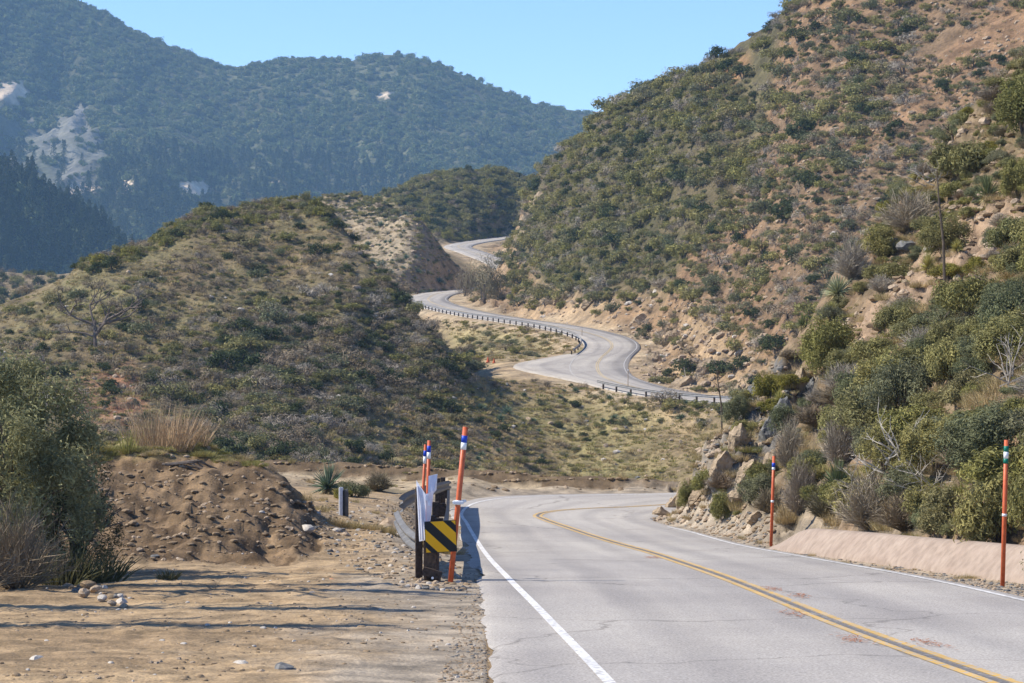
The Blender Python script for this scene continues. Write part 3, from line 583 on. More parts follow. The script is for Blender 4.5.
bp_ = resample(smooth_path(bp_, 6), .35); r2 = empty('guardrail', at(408, 45)); tag(r2, 'dark backed guardrail section running from the turned down end to the far posts', 'guardrail'); mb = MB(); wbeam(mb, bp_-np.array(r2.location), 1); mb.build('rail_beam', M['galv'], r2, smooth=True)
for i_ in (len(bp_)-3, len(bp_)-12): q = Vector(bp_[i_])-r2.location; mb = MB(); mb.box(q+Vector((-.16, .05, -.22)), (.15, .18, .95), None, 0, .008); mb.build('post', M['post'], r2)
# striped object marker
sr = empty('striped_sign', P_(440.5, 577, 36.3)); tag(sr, 'square yellow and black diagonal striped hazard sign fixed to the guardrail end', 'sign')
w_ = 31.5*36.3/F; Mx = Matrix.Rotation(R_(-2.5), 3, 'Y') @ Matrix.Rotation(R_(6), 3, 'Z'); cen = P_(440.7, 536.5, 36.3)-sr.location
mb = MB(); mb.box(cen, (w_, .012, w_), Mx, 0, .004); mb.build('plate', M['signb'], sr)
def clip(poly, a, b, c):  # keep a*x+b*z<=c
    out = []
    for i in range(len(poly)):
        p, q = poly[i], poly[(i+1) % len(poly)]; fp = a*p[0]+b*p[1]-c; fq = a*q[0]+b*q[1]-c
        if fp <= 0: out.append(p)
        if fp*fq < 0: t = fp/(fp-fq); out.append((p[0]+(q[0]-p[0])*t, p[1]+(q[1]-p[1])*t))
    return out
mb = MB(); m_ = .485
for s0, s1 in ((-.2, .19), (.40, .78), (1.17, 1.58), (1.83, 2.2)):
    pl = clip(clip([(-m_, -m_), (m_, -m_), (m_, m_), (-m_, m_)], 1, 1, s1-1), -1, -1, -(s0-1))
    if len(pl) > 2: mb.add([Mx @ Vector((x*w_, -.0085, z*w_))+cen for x, z in pl], [tuple(range(len(pl)))])
mb.build('yellow_stripes', M['signy'], sr)
mb = MB(); mb.box(cen+Vector((-.02, .14, -.16)), (.06, .26, .05)); mb.build('bracket', M['galv'], sr)
# short white post on the dirt
b = hit(343.5, 516, 46, 62); hgt = (516-487.5)*b.y/F; mb = MB(); q = .105
mb.box((-.055, 0, hgt/2-.03), (.10, .05, hgt+.06), Matrix.Rotation(R_(18), 3, 'Z'), 0, .012); mb.box((.062, .02, hgt/2-.05), (.10, .05, hgt+.0), Matrix.Rotation(R_(-14), 3, 'Z'), 1, .012); mb.box((.004, -.02, hgt/2-.04), (.03, .03, hgt-.06), None, 2, .006)
tag(mb.build('delineator_post', [M['tapew'], M['galv'], M['signb']], None, b), 'short white flexible delineator post with a dark centre groove on the dirt verge', 'delineator')
# concrete curb on the right
def curb():
    m, nt, bs = new_mat('pink concrete'); c1, nz = noise_col(nt, 1.3, (.255, .192, .145), (.315, .247, .19), .3, .7, 8); c2, n2 = noise_col(nt, 5, (.80, .785, .765), (1.1,)*3, .3, .62, 9)
    nt.links.new(mixc(nt, c1, c2, 1, 'MULTIPLY'), bs.inputs['Base Color']); bs.inputs['Roughness'].default_value = .95
    bp = nd(nt, 'ShaderNodeBump'); bp.inputs['Strength'].default_value = .6; bp.inputs['Distance'].default_value = .02; nt.links.new(n2.outputs['Fac'], bp.inputs['Height']); nt.links.new(bp.outputs['Normal'], bs.inputs['Normal'])
    front = CURB
    V = []; n = len(front); k = 9
    prof = [(-.04, -.3), (0, 0), (.15, .13), (.30, .26), (.46, .40), (.56, .475), (.72, .49), (1.0, .47), (1.05, -.2)]
    for i, (x, y, z) in enumerate(front):
        t = min(1, i/5); hs = (.25+.75*math.sin(t*math.pi/2))
        hs *= .92+.1*(i/n); nx, ny = .83, .55
        for a, h in prof: V.append((x+nx*a*.9+.003*random.uniform(-1, 1), y+ny*a*.9, z+h*hs*1.08+.002*random.uniform(-1, 1)))
    Fc = [(i*k+j, i*k+j+1, (i+1)*k+j+1, (i+1)*k+j) for i in range(n-1) for j in range(k-1)]
    mb = MB(); mb.add(V, Fc); mb.add(V[:k], [tuple(range(k))]); mb.add(V[-k:], [tuple(range(k))[::-1]])
    o = mb.build('concrete_curb', m, smooth=True)
    mod = o.modifiers.new('soften', 'SUBSURF'); mod.levels = mod.render_levels = 1
    tag(o, 'long low pinkish concrete curb with a rounded top along the right verge', 'curb')
curb()
# guardrails of the winding road
M['galvfar'] = simple('zinc rail', (.25, .25, .25), (.34, .34, .34), 2, .6, .2)
def far_rail(P, label, step=2.6, outer=-1):
    P = resample(P, 1.0); root = empty('guardrail', P[0]); iv = np.array(P[0]); tag(root, label, 'guardrail'); mb = MB(); Q = P-iv; Q[:, 2] += .55; wbeam(mb, Q, -outer); mb.build('rail_beam', M['galvfar'], root)
    s_ = arc(P)
    for s0 in np.arange(.4, s_[-1], step):
        p = np.array([np.interp(s0, s_, Q[:, k]) for k in range(3)]); q = np.array([np.interp(s0+.2, s_, Q[:, k]) for k in range(3)]); t = q-p; t /= np.linalg.norm(t[:2])
        mb = MB(); mb.box((p[0]+t[1]*outer*.19, p[1]-t[0]*outer*.19, p[2]-.36), (.14, .16, .55), Matrix.Rotation(math.atan2(t[1], t[0]), 3, 'Z')); mb.build('post', M['post'], root)
yy = MID[:, 1]; s_ = arc(MID)
i0 = np.argmin(np.hypot(MID[:, 0]-20.5, MID[:, 1]-243)); i1 = np.argmin(np.hypot(MID[:, 0]-11.8, MID[:, 1]-259)); i2 = np.argmin(np.hypot(MID[:, 0]-11.6, MID[:, 1]-294)); i3 = np.argmin(np.hypot(MID[:, 0]+14.5, MID[:, 1]-432))
far_rail(offset(MID[i0-14:i1], -3.9), 'steel guardrail with dark posts on the near edge of the road below the rock face', 3.0)
far_rail(offset(MID[i2:i3], -3.9), 'long curved steel guardrail with many dark posts along the outside of the far bends', 3.0)
# ------------------------------------------------------------------ plants: prototypes
PI2 = 2*math.pi
G_ = [(.205, .200, .070), (.275, .260, .090), (.235, .220, .095), (.330, .295, .115), (.215, .215, .095), (.290, .250, .130)]
M['leaf'] = leaf_mat('olive leaves', G_); M['leafy'] = leaf_mat('yellow green leaves', [(.27, .24, .05), (.22, .21, .055)]); M['leafd'] = leaf_mat('dark leaves', [(.06, .08, .03), (.085, .10, .04)])
M['leafg'] = leaf_mat('grey green leaves', [(.20, .205, .115), (.165, .18, .095), (.235, .225, .14)]); M['twig'] = leaf_mat('grey twigs', [(.30, .262, .215), (.37, .33, .28), (.26, .22, .18), (.33, .28, .215)], 0); M['twigd'] = leaf_mat('dull brush', [(.21, .17, .115), (.26, .20, .14), (.17, .15, .09)], 0)
M['bark'] = leaf_mat('bark', [(.10, .075, .055), (.16, .13, .11)], 0, 8); M['bleach'] = leaf_mat('bleached wood', [(.36, .32, .28), (.46, .42, .37)], 0, 6); M['straw'] = leaf_mat('straw', [(.36, .27, .14), (.42, .33, .18), (.30, .25, .12)], .15); M['reed'] = leaf_mat('dry reed', [(.36, .25, .155), (.42, .30, .19)], .15)
M['grass'] = leaf_mat('green grass', [(.20, .20, .06), (.27, .25, .08), (.30, .26, .11)], .2); M['yuc'] = leaf_mat('yucca blade', [(.13, .17, .07), (.17, .19, .08), (.11, .15, .075)], .1, 5); M['agave'] = leaf_mat('blue green blade', [(.14, .19, .13), (.12, .17, .11)], .1, 5)
M['deadbark'] = leaf_mat('dead bark', [(.13, .095, .08), (.15, .115, .095)], 0, 2); M['cragd'] = simple('dark schist', (.075, .075, .072), (.21, .20, .18), 2.2, .9, bump=.8); M['cragt'] = simple('tan weathered rock', (.22, .165, .105), (.40, .305, .20), 2.0, .9, bump=.8)
M['leafbig'] = leaf_mat('grey green bush leaves', [(.25, .26, .14), (.29, .285, .155)]); M['leafdk'] = leaf_mat('dark bush leaves', [(.075, .085, .04), (.09, .10, .045)]); M['strap'] = leaf_mat('strap leaves', [(.10, .10, .05), (.13, .125, .06)]); M['gtop'] = leaf_mat('weed', [(.26, .25, .07), (.28, .26, .08)]); M['yucp'] = leaf_mat('pale blade', [(.30, .33, .20), (.33, .35, .22)], .1, 5); M['yucy'] = leaf_mat('yellow blade', [(.36, .33, .10), (.33, .31, .11)], .1, 5); M['brick'] = simple('brick', (.36, .15, .08), (.45, .22, .12), 6)
M['far_leaf'] = leaf_mat('far leaves', [(.125, .17, .055), (.185, .215, .08), (.15, .175, .075), (.22, .23, .10)], .15, .25); M['far_conifer'] = leaf_mat('far needles', [(.038, .06, .026), (.058, .08, .035)], .1, .25)
M['rock'] = simple('tan rock', (.24, .175, .115), (.40, .31, .215), 3, .9, bump=.5); M['rockw'] = simple('pale rock', (.36, .32, .265), (.50, .455, .39), 4, .9, bump=.4); M['rockg'] = simple('grey blue rock', (.085, .085, .08), (.19, .183, .17), 2.5, .85, bump=.5); M['clod'] = simple('brown clod', (.17, .12, .07), (.28, .20, .12), 5, .95)
def unit(n, rng):
    v = rng.normal(size=(n, 3)); return v/np.linalg.norm(v, axis=1)[:, None]
def quads(c, nrm, size, aspect, rng):
    """leaf-sized faces at c facing nrm"""
    n = len(c); r = unit(n, rng); t = np.cross(nrm, r); t /= np.linalg.norm(t, axis=1)[:, None]+1e-9; b = np.cross(nrm, t)
    s = np.broadcast_to(np.asarray(size), (n,))[:, None]; t = t*s*aspect; b = b*s
    bend = nrm*s*.25
    V = np.stack([c-b, c+t*.55+bend, c+b, c-t*.55+bend], 1).reshape(-1, 3); i = np.arange(n)*4; return V, np.stack([i, i+1, i+2, i+3], 1)
def blades(base, d, ln, wd, rng, droop=.0, seg=1):
    """tapering blades: a strip narrowing to its tip"""
    n = len(base); side = np.cross(d, unit(n, rng)); side /= np.linalg.norm(side, axis=1)[:, None]+1e-9
    ln = np.broadcast_to(np.asarray(ln, float), (n,))[:, None]; wd = np.broadcast_to(np.asarray(wd, float), (n,))[:, None]
    mid = base+d*ln*.5; tip = base+d*ln; tip[:, 2] -= droop*ln[:, 0]
    V = np.stack([base-side*wd, base+side*wd, mid+side*wd*.75, mid-side*wd*.75, tip+side*wd*.12, tip-side*wd*.12], 1).reshape(-1, 3); i = np.arange(n)*6
    return V, np.concatenate([np.stack([i, i+1, i+2, i+3], 1), np.stack([i+3, i+2, i+4, i+5], 1)])
def cat(parts):
    Vs, Fs, Ms = [], [], []; b = 0
    for (V, Fc), mi in parts: Vs.append(V); Fs.append(Fc+b); Ms.append(np.full(len(Fc), mi)); b += len(V)
    return np.concatenate(Vs), np.concatenate(Fs), np.concatenate(Ms)
def crown_pts(n, seed, K=11, h=1.0, squash=.8, spread=1.0, csize=.42):
    rng = np.random.default_rng(seed); ang = rng.uniform(0, PI2, K); rad = np.sqrt(rng.uniform(0, 1, K))*.72*spread; cz = rng.uniform(.25, .80, K)*h*(1-.35*(rad/.72/spread)**2)
    C = np.stack([rad*np.cos(ang), rad*np.sin(ang), cz], 1); cs = rng.uniform(.6, 1.15, K)*csize
    k = rng.integers(0, K, n); o = unit(n, rng); rr = rng.uniform(.25, 1, n)**.45*(1+.22*rng.normal(size=n))
    p = C[k]+o*(rr*cs[k])[:, None]*np.array([1, 1, squash]); p[:, 2] = np.abs(p[:, 2]-.02)+.02
    return p, o, rng
def stems(seed, n, h, r, spread=.6):
    rng = random.Random(seed); mb = MB(); mb.tube([Vector((0, 0, -.25)), Vector((0, 0, .0))], .11, 7)
    for i in range(n):
        a = rng.uniform(0, PI2); e = Vector((math.cos(a)*spread*rng.uniform(.3, 1), math.sin(a)*spread*rng.uniform(.3, 1), h*rng.uniform(.5, .95)))
        m1 = e*.45+Vector((rng.uniform(-.1, .1), rng.uniform(-.1, .1), .08*h)); mb.tube([Vector((e.x*.08, e.y*.08, -.15)), m1, e], [r, r*.7, r*.25], 5)
    return mb
def quadify(mb):  # tubes with ngon caps -> quads only
    V = np.array(mb.v); Fc = np.array([f for f in mb.f if len(f) == 4]); return V, Fc
def shrub_mesh(name, seed, n, leaf, mat, K=11, h=1.0, csize=.42, twigs=0, stem=True, aspect=.6, sq=.8):
    p, o, rng = crown_pts(n, seed, K, h, sq, 1, csize); nrm = o*1.0+unit(n, rng)*.65+np.array([0, 0, .3]); nrm /= np.linalg.norm(nrm, axis=1)[:, None]
    parts = [(quads(p, nrm, leaf*rng.uniform(.6, 1.3, n), aspect, rng), 0)]
    if stem: parts.append((quadify(stems(seed, 6, h*.8, .035)), 1))
    if twigs:
        b, o2, _ = crown_pts(twigs, seed, K, h, sq, 1, csize); d = o2*.7+np.array([0, 0, .7]); d /= np.linalg.norm(d, axis=1)[:, None]; parts.append((blades(b, d, rng.uniform(.15, .4, twigs), .006, rng), 1))
    V, Fc, Mi = cat(parts); return np_mesh(name, V, Fc, [M[mat], M['bark']], False, Mi)
def twig_mesh(name, seed, n, wd, mat='twig', h=.95, K=9):
    rng = np.random.default_rng(seed)
    # trunks from the base, then ever finer twigs outward
    m = max(8, n//9); ang = rng.uniform(0, PI2, m); el = rng.uniform(.35, 1.5, m); d = np.stack([np.cos(ang)*np.cos(el), np.sin(ang)*np.cos(el), np.sin(el)], 1); base = np.stack([np.cos(ang)*.06, np.sin(ang)*.06, np.zeros(m)-.05], 1)
    ln = rng.uniform(.55, .95, m)*(.75+.25*np.sin(el)); parts = [(blades(base, d, ln, wd*1.8, rng), 0)]
    k = rng.integers(0, m, n); t = rng.uniform(.3, 1, n); b = base[k]+d[k]*(ln[k]*t)[:, None]; dd_ = d[k]+unit(n, rng)*.75; dd_ /= np.linalg.norm(dd_, axis=1)[:, None]; dd_[:, 2] = np.abs(dd_[:, 2])*.8
    parts.append((blades(b, dd_, rng.uniform(.18, .42, n), wd, rng), 0)); V, Fc, Mi = cat(parts); V[:, 2] *= h; return np_mesh(name, V, Fc, [M[mat]], False, Mi)
def rosette_mesh(name, seed, n, mat, wd=.03, up=.2, dead=True):
    rng = np.random.default_rng(seed); ang = rng.uniform(0, PI2, n); el = rng.uniform(-.25, 1.5, n)**1; d = np.stack([np.cos(ang)*np.cos(el), np.sin(ang)*np.cos(el), np.sin(el)], 1)
    base = np.tile([[0, 0, up]], (n, 1))+d*.05; parts = [(blades(base, d, rng.uniform(.75, 1.05, n), wd, rng, .06), 0)]
    if dead:
        m = n//2; ang = rng.uniform(0, PI2, m); el = rng.uniform(-.9, .1, m); d = np.stack([np.cos(ang)*np.cos(el), np.sin(ang)*np.cos(el), np.sin(el)], 1); parts.append((blades(np.tile([[0, 0, up]], (m, 1)), d, rng.uniform(.45, .8, m), wd, rng, .15), 1))
    V, Fc, Mi = cat(parts); return np_mesh(name, V, Fc, [M[mat], M['straw']], False, Mi)
def tuft_mesh(name, seed, n, mat, wd=.02, spread=.5, h=1.0, flop=.5):
    rng = np.random.default_rng(seed); ang = rng.uniform(0, PI2, n); r = np.sqrt(rng.uniform(0, 1, n))*spread; base = np.stack([np.cos(ang)*r, np.sin(ang)*r, np.zeros(n)-.03], 1)
    d = np.stack([np.cos(ang)*flop*r/spread, np.sin(ang)*flop*r/spread, np.ones(n)], 1)+rng.normal(size=(n, 3))*.22; d /= np.linalg.norm(d, axis=1)[:, None]; d[:, 2] = np.abs(d[:, 2])
    V, Fc = blades(base, d, h*rng.uniform(.45, 1, n), wd, rng, .12); return np_mesh(name, V, Fc, [M[mat]])
def rock_mesh(name, seed, mat, flat=.7, sub=2):
    rng = random.Random(seed); bm = bmesh.new(); bmesh.ops.create_icosphere(bm, subdivisions=sub, radius=1)
    pl = [(Vector((rng.uniform(-1, 1), rng.uniform(-1, 1), rng.uniform(-1, 1))).normalized(), rng.uniform(.55, .9)) for _ in range(9)]
    for v in bm.verts:
        for nrm, d in pl:
            q = v.co.dot(nrm)
            if q > d: v.co -= nrm*(q-d)
        v.co += Vector((rng.uniform(-1, 1), rng.uniform(-1, 1), rng.uniform(-1, 1)))*.04
        v.co.z *= flat
    sx, sy = rng.uniform(.8, 1.3), rng.uniform(.7, 1.1)
    for v in bm.verts: v.co.x *= sx; v.co.y *= sy
    me = bpy.data.meshes.new(name); bm.to_mesh(me); bm.free(); me.materials.append(M[mat]); return me
def conifer_mesh(name, seed, n, mat):
    rng = np.random.default_rng(seed); z = rng.uniform(.05, 1, n)**.9; R = .27*(1-z)**.8+.015; R = R*(1+.25*np.sin(z*40)); a = rng.uniform(0, PI2, n); rr = rng.uniform(.4, 1.05, n)
    p = np.stack([np.cos(a)*R*rr, np.sin(a)*R*rr, z], 1); o = np.stack([np.cos(a), np.sin(a), np.full(n, .3)], 1)+unit(n, rng)*.6; o /= np.linalg.norm(o, axis=1)[:, None]
    V, Fc, Mi = cat([(quads(p, o, .06*rng.uniform(.6, 1.3, n), .6, rng), 0), (quadify((lambda m: (m.tube([(0, 0, -.05), (0, 0, .9)], [.025, .004], 5), m)[1])(MB())), 1)]); return np_mesh(name, V, Fc, [M[mat], M['bark']], False, Mi)
PR = {}
PR['green'] = [shrub_mesh(f'chaparral {i}', 100+i, 520, .12, 'leaf', K=9+i, h=(.85, 1.05, .75, .95)[i]) for i in range(4)]
PR['greeny'] = [shrub_mesh(f'yellow chaparral {i}', 120+i, 480, .12, 'leafy', K=9) for i in range(2)]
PR['dark'] = [shrub_mesh(f'dark chaparral {i}', 130+i, 520, .125, 'leafd', K=9, h=1.0) for i in range(3)]
PR['sage'] = [shrub_mesh(f'sage {i}', 140+i, 420, .11, 'leafg', K=9, h=.8, twigs=60) for i in range(3)]
PR['grey'] = [shrub_mesh(f'bare brush {i}', 150+i, 480, .15, 'twig', K=9, h=.9, aspect=.14) for i in range(3)]
PR['dull'] = [shrub_mesh(f'dull brush {i}', 160+i, 520, .13, 'twigd', K=9, h=.8, aspect=.2) for i in range(3)]
PR['yucca'] = [rosette_mesh(f'yucca {i}', 170+i, 110, 'agave', .045) for i in range(2)]
PR['tuft'] = [tuft_mesh(f'dry tuft {i}', 180+i, 46, 'straw', .035, .6, .6) for i in range(3)]
PR['gtuft'] = [tuft_mesh(f'grass tuft {i}', 185+i, 46, 'grass', .04, .6, .5) for i in range(3)]
PR['rock'] = [rock_mesh(f'rock {i}', 190+i, ('rock', 'rock', 'rockw', 'rock', 'rockg')[i], sub=1) for i in range(5)]
PR['hgreen'] = [shrub_mesh(f'leafy shrub {i}', 200+i, 5600, .056, 'leaf', K=22+3*i, h=(.9, 1.05, .8)[i], csize=.32, twigs=0) for i in range(3)]
PR['hgreent'] = [shrub_mesh(f'tall leafy shrub {i}', 260+i, 8500, .055, 'leaf', K=40, h=2.0, csize=.30, sq=1.0) for i in range(2)]; PR['hsaget'] = [shrub_mesh('tall sage shrub', 264, 8500, .048, 'leafg', K=40, h=2.0, csize=.30, sq=1.0, twigs=0)]
PR['hgreeny'] = [shrub_mesh('yellow leafy shrub', 210, 5600, .056, 'leafy', K=22, csize=.32, twigs=0)]
PR['hdark'] = [shrub_mesh('dark leafy shrub', 214, 5600, .056, 'leafd', K=24, csize=.33, twigs=0)]
PR['hsage'] = [shrub_mesh(f'sage shrub {i}', 216+i, 5600, .046, 'leafg', K=22, h=.85, csize=.32, twigs=0) for i in range(2)]
PR['hgrey'] = [twig_mesh(f'grey shrub {i}', 220+i, 2600, .0055) for i in range(2)]
PR['hdull'] = [twig_mesh(f'brown shrub {i}', 224+i, 2600, .007, 'twigd', .8) for i in range(2)]
PR['hyucca'] = [rosette_mesh('green yucca', 228, 240, 'yuc', .022)]
PR['htuft'] = [tuft_mesh(f'dry grass {i}', 230+i, 240, 'straw', .008, .5, .8) for i in range(2)]
PR['hgtuft'] = [tuft_mesh(f'green grass {i}', 234+i, 260, 'grass', .009, .6, .5) for i in range(2)]
PR['stone'] = [rock_mesh(f'stone {i}', 240+i, ('rock', 'rockw', 'rockg', 'clod', 'rock', 'clod')[i], sub=2) for i in range(6)]

# ------------------------------------------------------------------ scattering
def stuff_instances(name, label, kindlist, pts):
    """ONE object: points carrying (prototype, scale, turn), drawn by geometry nodes. pts rows: x y z sx sz rz idx"""
    pts = np.array(pts, np.float32); c = bpy.data.collections.new(name+' kinds')
    for i, me in enumerate(kindlist): c.objects.link(bpy.data.objects.new(f'{name[:8]}{i:03d}', me))
    me = bpy.data.meshes.new(name); me.vertices.add(len(pts)); me.vertices.foreach_set('co', pts[:, :3].ravel())
    for nm, ty, dat in (('idx', 'INT', pts[:, 6].astype(np.int32)), ('scl', 'FLOAT_VECTOR', np.stack([pts[:, 3], pts[:, 3], pts[:, 4]], 1).astype(np.float32)), ('rot', 'FLOAT_VECTOR', np.stack([pts[:, 5]*0, pts[:, 5]*0, pts[:, 5]], 1).astype(np.float32))):
        a = me.attributes.new(nm, ty, 'POINT'); a.data.foreach_set('value' if ty == 'INT' else 'vector', dat.ravel())
    o = link(name, me); g = bpy.data.node_groups.new(name, 'GeometryNodeTree'); g.interface.new_socket('Geometry', in_out='INPUT', socket_type='NodeSocketGeometry'); g.interface.new_socket('Geometry', in_out='OUTPUT', socket_type='NodeSocketGeometry')
    N = g.nodes; gi = N.new('NodeGroupInput'); go = N.new('NodeGroupOutput'); ip = N.new('GeometryNodeInstanceOnPoints'); ci = N.new('GeometryNodeCollectionInfo'); ci.inputs['Collection'].default_value = c; ci.inputs['Separate Children'].default_value = True; ci.inputs['Reset Children'].default_value = True
    ip.inputs['Pick Instance'].default_value = True
    for nm, ty, sk in (('idx', 'INT', 'Instance Index'), ('scl', 'FLOAT_VECTOR', 'Scale'), ('rot', 'FLOAT_VECTOR', 'Rotation')):
        na = N.new('GeometryNodeInputNamedAttribute'); na.data_type = ty; na.inputs['Name'].default_value = nm; g.links.new(na.outputs['Attribute'], ip.inputs[sk])
    g.links.new(gi.outputs[0], ip.inputs['Points']); g.links.new(ci.outputs[0], ip.inputs['Instance']); g.links.new(ip.outputs[0], go.inputs[0])
    md_ = o.modifiers.new('scatter', 'NODES'); md_.node_group = g
    return tag(o, label, None, None, 'stuff')
PL = []      # every plant of the hillsides: dict(kind, x, y, z, r, h, rz)
class Grid:
    def __init__(s, c): s.c = c; s.d = {}
    def ok(s, x, y, r):
        k = (int(x//s.c), int(y//s.c))
        for i in (-1, 0, 1):
            for j in (-1, 0, 1):
                for (a, b, q) in s.d.get((k[0]+i, k[1]+j), ()):
                    if (a-x)**2+(b-y)**2 < (r+q)**2: return False
        return True
    def add(s, x, y, r): s.d.setdefault((int(x//s.c), int(y//s.c)), []).append((x, y, r))
def on_road(x, y, mrg=.5):
    j = int(np.clip(round((CX+F*x/y-GPX[0])/(GPX[1]-GPX[0])), 0, len(GPX)-1)); i = min(np.searchsorted(GD, y), len(GD)-1)
    return RDIST[i, j] < mrg
def scatter(key, n, dmin, dmax, kinds, r0, r1, pack, hr=(.8, 1.2), tol=14, grid=None, cond=None):
    poly = POLY[key]; xs = [p[0] for p in poly]; ys = [p[1] for p in poly]; g = grid or Grid(6.0); got = 0
    names = [k for k, _ in kinds]; wts = [w for _, w in kinds]
    # candidates come from the ground inside the zone (also just behind its crests), thinned to the picture's density
    ii = np.where((GD >= dmin) & (GD <= dmax))[0]
    CXs = RNG.uniform(max(-60, min(xs)), min(1090, max(xs)), n*16); CYs = RNG.uniform(max(-60, min(ys)), min(700, max(ys)), n*16); okc = inpoly(CXs+70*fbm(CXs*.014, CYs*.014, 201, 4), CYs+50*fbm(CXs*.014+50, CYs*.014, 202, 4), poly) if key in ('brown', 'darkbrush', 'cut') else inpoly(CXs, CYs, poly)
    for px, py in zip(CXs[okc][:n*8].tolist(), CYs[okc][:n*8].tolist()):
        if got >= n: break
        p = hit(px, py, dmin, dmax)
        if p is None: continue
        p.y += random.uniform(-1, 1)*.0034*p.y; p.x = (px-CX)/F*p.y; p.z = zat(p.x, p.y)
        if cond and not cond(px, py, p): continue
        if key in ('greenx', 'brown') and RDIST is not None and inpoly(np.array([px+18*float(fbm(np.array(px*.05), np.array(py*.05), 222, 3))]), np.array([py]), POLY['cut'])[0] and random.random() < .82: continue
        r = r0+(r1-r0)*random.random()**1.6
        if not g.ok(p.x, p.y, r*pack) or on_road(p.x, p.y, r*.7): continue
        g.add(p.x, p.y, r*pack); k = random.choices(names, wts)[0]
        PL.append(dict(k=k, x=p.x, y=p.y, z=p.z, r=r, h=r*random.uniform(*hr), rz=random.uniform(0, PI2), px=px, py=py, zone=key)); got += 1
    return got
def patch(s, seed, lo): return lambda px, py, p: fbm(np.array(p.x*s), np.array(p.y*s), seed, 3) > lo
gR = Grid(6)
cnt = {}
POLY['greenx'] = [(497, 300), (505, 230), (540, 165), (600, 110), (700, 60), (810, -20), (940, -60), (910, 60), (900, 120), (870, 170), (830, 200), (790, 250), (750, 310), (700, 345), (640, 325), (560, 310)]
BX = lambda py: float(np.interp(py, [-40, 40, 90, 130, 165, 200, 250, 300, 330], [850, 835, 828, 812, 800, 760, 720, 690, 660]))
def gcond(px, py, p):
    t = px-BX(py)+(60 if py < 55 and px > 715 else 0)+115*float(fbm(np.array(px*.016), np.array(py*.016), 207, 4))
    return random.random() < 1-.97*float(sstep(-130, 5, np.array(t))) and (float(fbm(np.array(p.x*.05), np.array(p.y*.05), 208, 3)) > -.3 or random.random() < .35)
scatter('greenx', 3300, 270, 560, [('green', 58), ('dark', 9), ('sage', 13), ('grey', 13), ('dull', 5), ('greeny', 2)], .6, 2.7, .33, (.7, 1.1), grid=gR, cond=gcond)
cnt['brown'] = scatter('brown', 2300, 150, 560, [('green', 32), ('sage', 16), ('grey', 18), ('dull', 26), ('dark', 10)], .35, 2.0, .5, (.65, 1.05), grid=gR, cond=patch(.05, 5, -.34))
cnt['cut'] = scatter('cut', 110, 230, 560, [('green', 30), ('sage', 28), ('dull', 20), ('grey', 16), ('greeny', 6)], .5, 1.7, .6, (.8, 1.1), grid=Grid(6), cond=patch(.06, 15, -.05))
gL = Grid(6)
cnt['darkbrush'] = scatter('darkbrush', 1300, 140, 330, [('dull', 42), ('green', 18), ('dark', 13), ('grey', 20), ('sage', 7)], .5, 2.3, .42, (.65, 1.0), grid=gL, cond=patch(.06, 25, -.3))
cnt['lefthill'] = scatter('lefthill', 1100, 140, 335, [('dull', 36), ('green', 22), ('dark', 10), ('grey', 18), ('sage', 14)], .3, 1.6, .62, (.65, 1.05), grid=gL, cond=patch(.05, 27, -.24))
cnt['centre'] = scatter('centre', 150, 170, 290, [('dull', 26), ('green', 26), ('sage', 18), ('yucca', 18), ('dark', 12)], .35, .95, 1.0, (.7, 1.0), grid=gL, cond=patch(.07, 29, -.05))
cnt['railbank'] = scatter('railbank', 60, 280, 420, [('dull', 40), ('green', 30), ('sage', 20), ('greeny', 10)], .5, 1.5, .9, (.7, 1.0), grid=gL)
cnt['spur'] = scatter('spur', 230, 420, 580, [('green', 40), ('sage', 30), ('yucca', 15), ('dull', 15)], .5, 1.5, 1.0, (.7, 1.0), grid=gL)
cnt['farhill'] = scatter('farhill', 700, 560, 760, [('green', 60), ('greeny', 12), ('dark', 18), ('dull', 10)], 1.1, 2.6, .45, (.8, 1.1), grid=Grid(8))
POLY['skyleft'] = [(-60, 265), (60, 268), (110, 262), (60, 330), (-60, 330)]; cnt['skyleft'] = scatter('skyleft', 220, 500, 760, [('dark', 50), ('dull', 30), ('green', 20)], 1.2, 2.5, .8, grid=Grid(8))
POLY['hillcrest'] = [(60, 275), (130, 240), (200, 208), (250, 198), (300, 188), (360, 192), (400, 202), (395, 222), (330, 215), (260, 222), (200, 235), (110, 270)]; cnt['crest'] = scatter('hillcrest', 330, 240, 560, [('green', 58), ('dark', 12), ('dull', 22), ('greeny', 8)], .5, 1.4, .5, (.7, 1.1), grid=Grid(6))
# the near slope on the right: high-resolution plants
gN = Grid(4)
POLY['nearbush'] = [(1100, 560), (1024, 548), (900, 540), (780, 530), (800, 480), (815, 420), (840, 370), (880, 345), (930, 330), (980, 300), (1024, 250), (1100, 200)]
POLY['nearscrub'] = [(700, 500), (740, 440), (800, 360), (850, 290), (900, 215), (960, 150), (1030, 90), (1100, 40), (1100, 260), (1024, 290), (960, 320), (860, 370), (815, 430), (790, 500), (720, 520)]
